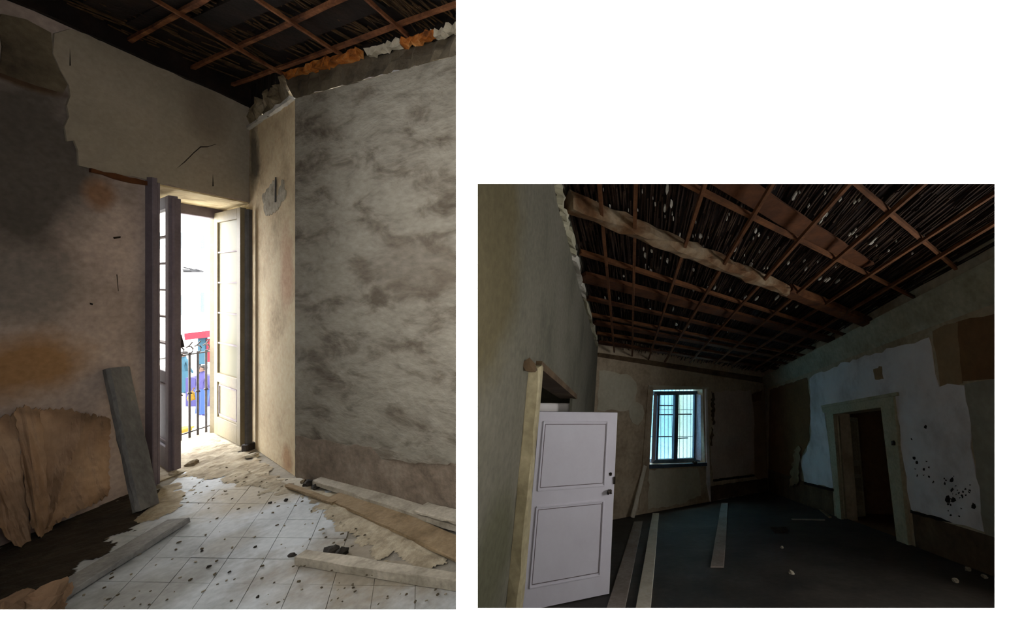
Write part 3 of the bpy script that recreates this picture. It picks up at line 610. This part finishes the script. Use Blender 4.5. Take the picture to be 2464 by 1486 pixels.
# ================================================================== DARK ROOM (right picture)
# floor, ceiling
ext = lambda p: p + (p - (C0 + R0 + Rn) / 3) * .06
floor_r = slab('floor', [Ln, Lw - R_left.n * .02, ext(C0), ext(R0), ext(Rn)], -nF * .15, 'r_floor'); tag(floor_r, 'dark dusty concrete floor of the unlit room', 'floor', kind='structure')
TOPX = .5
def upr(p, h): return p + UR * h
# left wall with doorway
jn = R_left.hit(1289, 877); jf = R_left.hit(1378, 952)
def on_floor(p, plane_pt=None):                                         # foot of p along UR on the floor
    t = (R_floor.p - p).dot(nF) / UR.dot(nF); return p + UR * t
jn0, jf0 = on_floor(jn), on_floor(jf)
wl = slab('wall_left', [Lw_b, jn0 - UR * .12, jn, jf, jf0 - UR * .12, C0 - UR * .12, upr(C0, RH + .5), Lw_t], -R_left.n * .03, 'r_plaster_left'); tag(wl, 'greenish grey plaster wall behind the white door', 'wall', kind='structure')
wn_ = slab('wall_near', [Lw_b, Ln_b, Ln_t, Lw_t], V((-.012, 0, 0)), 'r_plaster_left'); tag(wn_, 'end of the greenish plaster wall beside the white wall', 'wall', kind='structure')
# back wall with window niche
wn = [(1572, 938), (1690, 932), (1697, 1116), (1563, 1118)]
WN = [R_back.hit(x, y) for x, y in wn]
wb = slab('wall_back', [C0, R0, upr(R0, RH + TOPX), upr(C0, RH + TOPX)], -R_back.n * .35, 'r_plaster_back', holes=[WN]); tag(wb, 'patchy brown plaster wall with the bright window', 'wall', kind='structure')
# right wall with doorway
dn = [(2010, 995), (2126, 979), (2164, 1300), (2031, 1252)]
DN = [R_right.hit(x, y) for x, y in dn[:2]]; DN0 = [on_floor(p) for p in DN]
S0, S1 = along(R0, dD, 3.2), along(R0, dD, 2.0)                          # unseen side window, added to lift the light in here
wr = slab('wall_right', [R0 - UR * .12, DN0[0] - UR * .12, DN[0], DN[1], DN0[1] - UR * .12, isect(R_low, P_near, R_right), isect(R_high, P_near, R_right), upr(R0, RH + TOPX)], -R_right.n * .3, 'r_plaster_right',
          holes=[[upr(S0, 1.2), upr(S1, 1.2), upr(S1, 2.3), upr(S0, 2.3)]]); tag(wr, 'wall with a large white plaster patch and an open doorway', 'wall', kind='structure')
R_soff = Plane(C0 + UR * (RH + .28), nF); Cw = [isect(R_soff, P_near, P_col), isect(R_soff, R_left, P_col), upr(ext(C0), RH + .28), upr(ext(R0), RH + .28), isect(R_soff, P_near, Plane(R_right.p - R_right.n * .2, R_right.n))]
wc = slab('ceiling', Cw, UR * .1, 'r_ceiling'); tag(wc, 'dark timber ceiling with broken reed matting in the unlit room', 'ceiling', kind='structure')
# room behind the right doorway and behind the left doorway: closed dark spaces
def rf(x, y): return V((x, y, R_floor.p.z - ((x - R_floor.p.x) * nF.x + (y - R_floor.p.y) * nF.y) / nF.z))
def closet(name, p, h, m, label):
    """floor, ceiling and all walls but the one between the first two corners"""
    k = len(p); vs = [q - UR * .02 for q in p] + [q + UR * h for q in p]
    fs = [tuple(range(k)), tuple(range(2 * k - 1, k - 1, -1))] + [(i, (i + 1) % k, k + (i + 1) % k, k + i) for i in range(1, k)]
    return tag(mesh(name, vs, fs, m), label, 'room', kind='structure')
a, b = DN0[0] + dD * .9 - R_right.n * .02, DN0[1] - dD * .9 - R_right.n * .02
closet('wall_next_room', [a, b, b - R_right.n * 2.6, a - R_right.n * 2.6], 3.0, 'r_brown_dark', 'dark room seen through the doorway in the right wall')
a, b = jn0 - R_left.n * .03 - dLw * .02, jf0 + dLw * .9 - R_left.n * .03
closet('wall_side_room', [a, b, rf(-2.3, 5.0), rf(-2.3, 3.6), rf(-1.36, 2.66)], 3.2, 'r_plaster_left', 'dark passage seen through the doorway in the left wall')

# ceiling timbers
def rc(x, y, off=0): return R_ceil.hit(x, y, off)
def timber(name, a, b, wpx, ht, m, off, seg=10, jit=.006, ch=0):
    p, q = rc(*a, off), rc(*b, off); wd = wpx * p.y / F
    return bar(name, p, q, nF, wd, ht, m, wc, ch=ch, seg=seg, jit=jit)
timber('beam', (1368, 484), (1890, 696), 46, .16, 'r_plastered_beam', .02, 24, .02, .04); timber('beam', (1890, 696), (2150, 800), 40, .14, 'r_beam', .01, 10, .01, .03)
timber('board', (1398, 664), (2040, 828), 48, .05, 'r_board', -.02)
timber('board', (1700, 400), (2080, 640), 70, .03, 'r_board', -.06)
for a, b in [((1396, 606), (2100, 826)), ((1420, 756), (1950, 858)), ((1434, 800), (1900, 876)), ((1590, 410), (2200, 715)), ((2000, 390), (2300, 645))]: timber('batten', a, b, 11, .05, 'r_batten', .02, jit=.004)
timber('board', (1428, 775), (1930, 868), 26, .04, 'r_board', -.01); timber('board', (1436, 822), (1880, 888), 20, .04, 'r_board', -.01)
timber('board', (1412, 716), (1990, 845), 20, .03, 'r_board', -.04)
for a, b in [((1530, 420), (1521, 856)), ((1704, 420), (1560, 866)), ((1872, 420), (1600, 870)), ((2060, 424), (1660, 872)), ((2250, 420), (1720, 876)), ((2460, 420), (1760, 880)), ((2420, 520), (1810, 890)), ((1440, 420), (1478, 846))]:
    timber('batten', a, b, 10, .035, 'r_batten', .06, jit=.004)
# reeds: a mat of thin canes above the battens
rd_ = []; W_ = (R0 - C0).length
for i in range(300):
    u = i / 300; y = 1.3
    a = C0.lerp(R0, u); 
    while y < 11.5:
        L = random.uniform(.3, 1.6); gap = random.uniform(.02, .4) if random.random() < .5 else 0
        p = along(a, dD, y); q = along(a, dD, min(y + L, a.y)); y += L + gap
        if q.y - p.y < .05 or random.random() < .12: continue
        off = UR * (RH + .15 + random.uniform(-.05, .06)); j = V((random.gauss(0, .012), 0, 0))
        rd_.append(box_data(p + off + j, q + off - UR * random.choice((0, 0, 0, .05)) - j, nF, .012, .012))
tag(mesh('reed_matting', *merge(rd_), 'r_reed', wc), kind='stuff')
fl = []; fc_ = [(1480, 480), (1560, 460), (1600, 520), (1590, 600), (1530, 650), (1640, 560), (1700, 560), (1790, 620), (1830, 640), (1840, 560), (1730, 500), (1900, 470), (1980, 500), (2030, 470), (2050, 560), (1950, 650), (1800, 700), (1700, 680), (1640, 780), (1740, 780), (1560, 740), (2100, 590), (2200, 600), (1480, 720), (1880, 740), (2000, 680)]
while len(fl) < 120:
    cx_, cy_ = fc_[len(fl) % len(fc_)]; x, y = random.gauss(cx_, 26), random.gauss(cy_, 16)
    p = rc(x, y, -.09)
    if p.y > 11.2 or p.y < 1.3: continue
    if y > 850 - (2300 - x) * -.0 or (x - 1850) * .5 + y > 880 and x > 1850: continue
    r = random.choice((2, 2.5, 3, 3, 4, 5, 7)) * random.uniform(.8, 1.3) * p.y / F; fl.append((p, r))
for i, (p, r) in enumerate(fl):
    bm = None; a = dD * r * random.uniform(1, 3.2); b = (R0 - C0).normalized() * r * random.uniform(.4, .9)
    out = [p + a * math.cos(t) * random.uniform(.6, 1.1) + b * math.sin(t) * random.uniform(.6, 1.1) for t in [k * 6.2832 / 8 for k in range(8)]]
    slab('plaster_fleck', out, -nF * .02, 'fleck', parent=wc)
# ragged plaster edge of the left wall against the ceiling
edge = [(1340, 440), (1352, 500), (1366, 545), (1380, 607), (1392, 660), (1406, 715), (1420, 765), (1431, 806), (1436, 832)]
for a, b in zip(edge, edge[1:]):
    bar('plaster_edge', R_left.hit(*a, .02), R_left.hit(*b, .02), UR, .05, .05, 'fleck' if random.random() < .3 else 'r_cornice', wl, seg=6, jit=.018)
# cornices
def cornice(name, plane, a0, a1, b0, b1, t, m, label):
    A0, A1 = plane.hit(*a0), plane.hit(*a1); B0, B1 = plane.hit(*b0), plane.hit(*b1)
    vs = []; n = 24
    for i in range(n + 1):
        u = i / n; p, q = A0.lerp(A1, u), B0.lerp(B1, u); j = lambda: random.uniform(-.012, .012)
        vs += [p + plane.n * (t + j()), p.lerp(q, .35) + plane.n * (t * .75 + j()), p.lerp(q, .8) + plane.n * (t * .3), q + plane.n * .004, p - plane.n * .02]
    fs = [(i * 5 + j, i * 5 + (j + 1) % 5, i * 5 + 5 + (j + 1) % 5, i * 5 + 5 + j) for i in range(n) for j in range(5)] + [(0, 1, 2, 3, 4), tuple(n * 5 + j for j in range(5))]
    return tag(mesh(name, vs, fs, m), label, 'trim', kind='structure')
cornice('trim_5', R_right, (1840, 908), (2500, 578), (1844, 934), (2500, 690), .12, 'r_cornice', 'pale broken plaster cornice along the white patched wall')
cornice('trim_6', R_back, (1438, 848), (1839, 908), (1438, 858), (1840, 922), .06, 'r_dado', 'dark cornice along the wall with the window')
# right wall: skins of plaster and paper
z6 = lambda l: [(1840 + x / 2.437, 740 + y / 2.437) for x, y in l]
patch('plaster_patch', R_right, z6([(265, 410), (450, 330), (720, 245), (960, 175), (1025, 455), (1170, 455), (1290, 1310), (1180, 1265), (1040, 1235), (862, 1190), (765, 505), (350, 575), (405, 1060), (235, 1020), (215, 900), (275, 770)]), .012, 'r_white', wr, .03, .15)
patch('plaster_patch', R_right, z6([(985, 130), (1130, 85), (1165, 450), (1035, 460)]), .008, 'r_brown', wr, .02, .15)
patch('plaster_patch', R_right, z6([(1125, 85), (1420, 20), (1420, 420), (1160, 430)]), .006, 'r_brown_dark', wr, .015, .2)
patch('plaster_patch', R_right, z6([(1172, 440), (1420, 425), (1480, 1450), (1292, 1320)]), .006, 'r_grey', wr, .02, .15)
patch('plaster_patch', R_right, z6([(30, 480), (250, 410), (268, 560), (262, 780), (205, 900), (205, 1010), (20, 1060)]), .004, 'r_brown_dark', wr, .02, .12)
patch('stain', R_right, z6([(640, 355), (690, 345), (700, 410), (650, 420)]), .014, 'r_brown', wr, .02, .06)
rs = random.Random(5); sp_ = [(1105, 1010, 15), (1078, 1120, 17), (1112, 1130, 14), (1105, 1065, 11), (1230, 1165, 13), (950, 700, 8), (880, 880, 10), (900, 910, 10)]
sp_ += [(rs.gauss(1115, 45), rs.gauss(1095, 55), rs.uniform(3, 7)) for _ in range(26)] + [(rs.gauss(930, 50), rs.gauss(960, 60), rs.uniform(3, 6)) for _ in range(10)]
for x, y, r in sp_:
    patch('mould_spot', R_right, z6([(x + r * math.cos(k * .9) * rs.uniform(.7, 1.2), y + r * math.sin(k * .9) * rs.uniform(.8, 1.5)) for k in range(7)]), .0145, 'dark_gap', wr, .01, .05)
for q in [[(235, 1020), (405, 1060), (405, 1078), (235, 1034)], [(862, 1186), (1040, 1232), (1110, 1258), (1040, 1250), (862, 1202)]]: patch('torn_edge', R_right, z6(q), .02, 'dark_gap', wr, .006, .08)
bd = tag(slab('baseboard_right', [R_right.hit(1850, 1128), R_right.hit(2004, 1182), on_floor(R_right.hit(2004, 1182)), on_floor(R_right.hit(1850, 1140))], R_right.n * .01, 'r_dado'), 'brown dado below the white plaster left of the doorway', 'baseboard', kind='structure')
bd2 = tag(slab('baseboard_right', [R_right.hit(2196, 1232), R_right.hit(2480, 1318), on_floor(R_right.hit(2480, 1318)), on_floor(R_right.hit(2196, 1232))], R_right.n * .01, 'r_dado'), 'brown dado below the white plaster right of the doorway', 'baseboard', kind='structure')
# back wall skins
z4 = lambda l: [(1420 + x / 3.378, 820 + y / 3.378) for x, y in l]
patch('plaster_patch', R_back, z4([(70, 240), (330, 280), (380, 340), (370, 560), (60, 560)]), .008, 'r_pale', wb, .03, .15)
patch('plaster_patch', R_back, z4([(375 + 62 * math.cos(k * .7), 585 + 95 * math.sin(k * .7)) for k in range(9)]), .012, 'r_pale', wb, .02, .12)
patch('plaster_patch', R_back, z4([(1010, 410), (1300, 400), (1330, 560), (1330, 1080), (1000, 1120), (975, 880), (1000, 700)]), .01, 'r_paper', wb, .03, .15)
patch('plaster_patch', R_back, z4([(480, 1050), (880, 1030), (900, 1260), (700, 1330), (470, 1370)]), .006, 'r_pale', wb, .03, .15)
patch('torn_edge', R_back, z4([(1000, 1122), (1330, 1084), (1330, 1098), (1000, 1140)]), .03, 'dark_gap', wb, .006, .1)
patch('plaster_patch', R_back, z4([(1320, 420), (1560, 380), (1440, 600), (1440, 1180), (1340, 1100)]), .004, 'r_brown', wb, .03, .15)
patch('stain', R_back, z4([(1310, 430), (1400, 400), (1380, 480), (1320, 490)]), .012, 'r_brown_dark', wb, .02, .1)
patch('dado', R_back, z4([(970, 1180), (1460, 1110), (1450, 1215), (970, 1300)]), .008, 'r_dado', wb, .01, .15)
for q in [[(985, 420), (1008, 420), (1012, 680), (990, 680)], [(985, 700), (1000, 720), (992, 850), (978, 850)]]: patch('mould_streak', R_back, z4(q), .012, 'r_dado', wb, .05, .06)

# window in the back wall
win = tag(bpy.data.objects.new('window_1', None), 'double casement window with cyan light and open right leaf', 'window', kind='structure'); COL.objects.link(win)
bx = (R0 - C0).normalized()
def wp(x, y, off=-.22): return R_back.hit(x, y, off)
win.location = wp(1630, 1110)
def wbar(name, a, b, wpx, t, m, parent=None, off=-.22):
    p, q = wp(*a, off), wp(*b, off); return bar(name, p, q, R_back.n, wpx * p.y / F, t, m, parent or win)
wbar('frame_head', (1572, 946), (1692, 944), 9, .08, 'win_frame'); wbar('frame_sill', (1566, 1110), (1694, 1104), 9, .1, 'win_frame')
wbar('frame_jamb', (1584, 945), (1578, 1110), 6, .08, 'win_frame'); wbar('meeting_stile', (1627, 946), (1623, 1108), 12, .08, 'win_frame'); wbar('frame_jamb', (1672, 945), (1670, 1108), 7, .06, 'win_frame')
for i, (c, m) in enumerate([([(1584, 948), (1621, 947), (1618, 1106), (1580, 1107)], 'pane_clear'), ([(1632, 947), (1668, 946), (1667, 1104), (1630, 1105)], 'pane_clear')]):
    slab('pane', [wp(*q) for q in c], R_back.n * .004, m, parent=win)
for a, b in [((1586, 975), (1619, 975)), ((1586, 997), (1619, 997)), ((1583, 1050), (1617, 1050)), ((1632, 996), (1664, 996)), ((1632, 1054), (1655, 1053))]: wbar('glazing_bar', a, b, 2.2, .02, 'win_frame')
sh = slab('shutter_leaf', [wp(1674, 946, -.2), wp(1686, 950, -.03), wp(1687, 1108, -.03), wp(1672, 1104, -.2)], bx * .02, 'win_pink', parent=win)
slab('shutter_leaf', [wp(1573, 948, -.03), wp(1580, 947, -.2), wp(1575, 1108, -.2), wp(1567, 1112, -.03)], bx * .02, 'win_pink', parent=win)
# window surround: on the right a white strip painted as the lit reveal edge
sr = slab('trim_7', [R_back.hit(1695, 934), R_back.hit(1699, 934), R_back.hit(1708, 1208), R_back.hit(1699, 1160)], R_back.n * .04, 'r_white'); tag(sr, 'pale strip, lit reveal edge painted in, at the right of the window niche', 'trim', kind='structure')
tag(slab('trim_8', [R_back.hit(1560, 926), R_back.hit(1704, 930), R_back.hit(1704, 936), R_back.hit(1560, 938)], R_back.n * .03, 'r_pale'), 'plaster band over the window niche', 'trim', kind='structure')
tag(slab('trim_9', [R_back.hit(1558, 930), R_back.hit(1570, 930), R_back.hit(1561, 1118), R_back.hit(1546, 1225), R_back.hit(1536, 1225)], R_back.n * .03, 'r_plaster_back'), 'plaster band at the left of the window niche', 'trim', kind='structure')
tag(slab('trim_10', [R_back.hit(1560, 1117), R_back.hit(1698, 1112), R_back.hit(1698, 1119), R_back.hit(1560, 1126)], R_back.n * .05, 'win_frame'), 'dark sill board under the window', 'trim', kind='structure')
mesh('sill_rag', *rock_data(R_back.hit(1672, 1112, .05), .07, (1, .8, .7), 5), 'dark_gap', win)
# light well beyond the window: painted wall, iron grille, side walls added against open sky
wz = -1.7
def ww(x, y): return R_back.hit(x, y, wz)
lwl = slab('wall_court', [ww(1380, 1500), ww(1624, 1500), ww(1624, 640), ww(1380, 640)], -R_back.n * .1, 'well_cyan'); tag(lwl, 'cyan painted courtyard wall beyond the left window leaf', 'wall', kind='structure')
lwr = slab('wall_court', [ww(1624, 1500), ww(1900, 1500), ww(1900, 640), ww(1624, 640)], -R_back.n * .1, 'well_pale'); tag(lwr, 'pale green courtyard wall beyond the right window leaf', 'wall', kind='structure')
for x, m_, lb in ((1545, 'well_cyan', 'cyan side wall added to narrow the courtyard light'), (1720, 'well_pale', 'pale green side wall added to narrow the courtyard light')):
    a, b = R_back.hit(x, 1500, -.36), R_back.hit(x, 600, -.36); tag(slab('wall_court_blocker', [a, a - R_back.n * 1.34, b - R_back.n * 1.34, b], bx * .05, m_), lb, 'wall', kind='structure')  # added walls keep direct sky from slanting through the window
gr = empty('window_grille', wp(1630, 1106, -.5), 'thin iron grille outside the window of the dark room', 'grille')
for x in range(1590, 1672, 9): p, q = wp(x, 930, -.5), wp(x, 1125, -.5); bar('grille_bar', p, q, R_back.n, .009, .009, 'win_frame', gr)
for y in (985, 1050): bar('cross_bar', wp(1560, y, -.5), wp(1700, y, -.5), R_back.n, .012, .012, 'win_frame', gr)

# doorway of the right wall
dr = tag(bpy.data.objects.new('door_1', None), 'olive panelled door standing ajar in the white plastered wall', 'door', kind='structure'); COL.objects.link(dr); dr.location = DN0[0]
def rw(x, y, off=0): return R_right.hit(x, y, off)
def casing(name, q): return slab(name, [rw(*p, .0) for p in q], R_right.n * .05, 'r_door_olive', parent=dr)
casing('casing', [(1990, 990), (2010, 994), (2031, 1254), (2022, 1262)]); casing('casing', [(2126, 978), (2156, 950), (2194, 1314), (2166, 1308)]); casing('casing_head', [(1981, 976), (2157, 946), (2156, 962), (2126, 980), (2010, 996), (1985, 992)])
bar('architrave', rw(1978, 978, .05), rw(2160, 947, .05), UR, .04, .05, 'r_door_olive', dr)
mesh('latch_plate', *rock_data(rw(2151, 1066, .055), .05, (.7, .7, 1), 3, 0), 'brass_dark', dr)
q0, q1 = rw(2012, 997, -.02), None
pl0 = on_floor(q0); hgt = (q0 - pl0).length
dv = (rw(2012, 997, -.8) - q0).normalized()
# the leaf swings into the next room; its width follows from where its free edge shows
lp = Plane(q0, dv.cross(UR)); 
W_l = .72
def fx(a):
    q = q0 + (-R_right.n * math.sin(a) - dD * math.cos(a)) * W_l; return X0 + F * q.x / q.y
aa = min((k * .01 for k in range(30, 250)), key=lambda a: abs(fx(a) - 2059)); din = (-R_right.n * math.sin(aa) - dD * math.cos(aa)).normalized()
def lf(u, h, off=0): return pl0 + din * u + UR * h + (din.cross(UR)).normalized() * off
lo = slab('door_leaf', [lf(0, .02), lf(W_l, .02), lf(W_l, hgt - .02), lf(0, hgt - .02)], (din.cross(UR)).normalized() * .04, 'r_door_olive', parent=dr)
for a, b in ((.12, .38), (.42, .5), (.56, .95)):
    for s in (.042, -.006): slab('door_panel', [lf(.1, a * hgt, s), lf(W_l - .08, a * hgt, s), lf(W_l - .08, b * hgt, s), lf(.1, b * hgt, s)], (din.cross(UR)).normalized() * .006, 'r_frame', parent=lo)

# white door leaf standing open in the left doorway
wd0, wd1 = R_floor.hit(1256, 1474), R_floor.hit(1466, 1430)
wx = (wd1 - wd0); Wd = wx.length; wx.normalize(); top = at(1492, 993, 1); 
best = min(((abs(X0 - 0 + F * 0 + (Y0 - F * ((wd1 + UR * h).z - EYE) / (wd1 + UR * h).y) - X0 - 994), h) for h in [i * .005 for i in range(200, 500)])); Hd = best[1]
ux = (at(1492, 993, wd1.y + .35) - wd1); ux = UR
wnv = wx.cross(ux).normalized(); wnv = -wnv if wnv.y > 0 else wnv
door = empty('white_door', wd0, 'white painted panel door standing open at the left wall', 'door')
def dp(u, h, off=0): return wd0 + wx * (u * Wd) + UR * (h * Hd + .01) + wnv * off
slab('leaf', [dp(0, 0), dp(1, 0), dp(1, 1), dp(0, 1)], -wnv * .04, 'r_door_white', parent=door)
for a, b in ((.105, .495), (.58, .945)):
    pn = slab('panel', [dp(.06, a), dp(.865, a), dp(.865, b), dp(.06, b)], wnv * .004, 'r_door_white', parent=door)
    for q, r in (((.06, a), (.865, a)), ((.865, a), (.865, b)), ((.865, b), (.06, b)), ((.06, b), (.06, a))):
        bar('moulding', dp(*q, .004), dp(*r, .004), wnv, .016, .018, 'r_door_white', pn, ch=.003); 
    for q, r in (((.08, a + .014), (.845, a + .014)), ((.845, a + .014), (.845, b - .014)), ((.845, b - .014), (.08, b - .014)), ((.08, b - .014), (.08, a + .014))):
        bar('groove', dp(*q, .0045), dp(*r, .0045), wnv, .007, .003, 'groove', pn)
mesh('knob', *rock_data(dp(.925, .545, .03), .028, (1, 1, 1.1), 2), 'brass_dark', door); mesh('key_plate', *rock_data(dp(.94, .64, .006), .02, (.7, .4, 1.2), 3), 'brass_dark', door)
bar('lock_plate', dp(.995, .585, -.01), dp(.995, .625, -.01), wnv, .02, .05, 'brass_dark', door)
# frame of the left doorway
lf_ = empty('door_frame', jn0, 'worn timber frame of the doorway behind the white door', 'door frame')
def ld(x, y, off=0): return R_left.hit(x, y, off)
a_, b_ = ld(1289, 880, .03), None
jn_f = on_floor(a_)
bar('near_jamb', jn_f, a_, R_left.n, .10, .08, 'r_frame', lf_, ch=.01, seg=16, jit=.006)
bar('jamb_lining', jn_f + dLw * .09 - R_left.n * .12, a_ + dLw * .09 - R_left.n * .12, R_left.n, .05, .26, 'r_dado', lf_)
bar('lintel', jn + R_left.n * -.06, jf - R_left.n * .06 + dLw * .1, UR, .2, .05, 'r_dado', lf_)
mesh('hinge_block', *rock_data(ld(1274, 882, .03), .05, (1, .8, 1), 8, 0), 'r_dado', lf_)
tr0, tr1 = at(1296, 980, 4.3), at(1374, 980, 4.55)
bar('transom', tr0, tr1, UR, .05, .1, 'r_white', lf_, ch=.01)
# loose boards in the dark room, and glass reflections built as boards
mat('board_streak_pale', [(206, 196, 176), (232, 224, 206)], 3, bump=.2)  # shared by the leaning board and the brightest reflection streak
mat('streak_dim', [(136, 124, 114), (164, 152, 142)], 3, bump=.2)  # colour of the duller reflection streaks on the floor
def rplank(name, a, b, wpx, th, m, label, seg=8):
    p, q = R_floor.hit(*a), R_floor.hit(*b); return tag(bar(name, p + nF * (th / 2 + .002), q + nF * (th / 2 + .002), nF, wpx * q.y / F, th, m, loc=p, ch=.004, seg=seg, jit=.003), label, 'board')
rplank('floor_reflection', (1578, 1236), (1548, 1466), 36, .02, 'board_streak_pale', 'bright pale reflection streak built as a board beside the white door')
rplank('floor_reflection', (1536, 1256), (1478, 1480), 46, .015, 'streak_dim', 'dull grey reflection streak built as a board between the white door and the bright streak')
rplank('floor_reflection', (1744, 1212), (1726, 1366), 32, .02, 'streak_dim', 'short olive reflection streak built as a board in the middle of the dark floor')
p, q = R_floor.hit(1522, 1246) + nF * .01, R_back.hit(1552, 1120, .03); tag(bar('leaning_board', p, q, R_back.n, .10, .025, 'board_streak_pale', loc=p, seg=6, jit=.003), 'narrow pale board leaning under the left side of the window', 'board')
rplank('floor_batten', (1930, 1192), (1998, 1246), 7, .03, 'wood_brown', 'thin broken batten on the floor by the doorway')
rplank('floor_batten', (1905, 1250), (1985, 1252), 5, .02, 'wood_pale', 'thin pale stick on the floor before the doorway')
def rstone(name, x, y, r, m, label, seed, sq=(1, 1, .8), cat='stone', group=None):
    c = R_floor.hit(x, y); v, f = rock_data(c + nF * r * .35, r, sq, seed); tag(mesh(name, v, f, m, loc=c), label, cat, group)
rstone('rubble_lump', 1940, 1186, .16, 'rubble', 'brown plaster lump in the back corner by the white plaster', 3, (.8, .8, 1.3), 'rubble')
rstone('rubble_lump', 1876, 1280, .1, 'stone_dark', 'flat dark scrap lying in the middle of the floor', 4, (1.6, 1, .25), 'rubble')
for i, (x, y, r) in enumerate([(2330, 1372, .03), (2370, 1390, .03), (1905, 1380, .03), (1882, 1318, .025), (2300, 1400, .03), (1660, 1205, .06), (1640, 1215, .05), (1600, 1222, .05)]):
    rstone('floor_chip', x, y, r, 'stone_pale' if i < 5 else 'rubble', 'small pale plaster chip lying on the open dark floor' if i < 5 else 'brown rubble bit lying at the foot of the window wall', 60 + i, cat='chip', group='plaster chips on the dark floor' if i < 5 else 'rubble bits under the window')
# torn paper hanging in the corner by the white plaster
sheet('torn_paper', [(1912, 1080), (1925, 1074)], [(1899, 1168), (1918, 1166)], lambda u, v: .03 + .05 * v, 'r_brown', 'brown paper strip peeling near the back corner', nu=6, nv=12, fold=.02, plane=R_right, seed=4)

# ------------------------------------------------------------------ portals where daylight enters
def portal(name, c, n, sx, sy, up=UP):
    l = bpy.data.lights.new(name, 'AREA'); l.shape = 'RECTANGLE'; l.size = sx; l.size_y = sy; l.cycles.is_portal = True
    o = bpy.data.objects.new(name, l); COL.objects.link(o); z = -V(n).normalized(); y = (V(up) - z * V(up).dot(z)).normalized(); x = y.cross(z)
    o.matrix_world = Matrix((x, y, z)).transposed().to_4x4() @ Matrix.Identity(4); o.location = c
portal('daylight_portal', V((OX - .02, 3.6, 1.15)), (1, 0, 0), 1.2, 2.5)
portal('daylight_portal', V((LX - .11, (fill_win[0] + fill_win[1]) / 2, (fill_win[2] + fill_win[3]) / 2)), (1, 0, 0), 1.0, 1.6)
portal('daylight_portal', (S0 + S1) / 2 + UR * 1.7 - R_right.n * .32, R_right.n, 1.6, 1.5, UR)
portal('daylight_portal', R_back.hit(1630, 1025, -.36), R_back.n, 1.6, 2.4, UR)
print('tiles', nt_, 'RH', RH, 'Hd', Hd, 'Wd', Wd, 'C0', C0, 'R0', R0, 'Ln', Ln, 'Rn', Rn)
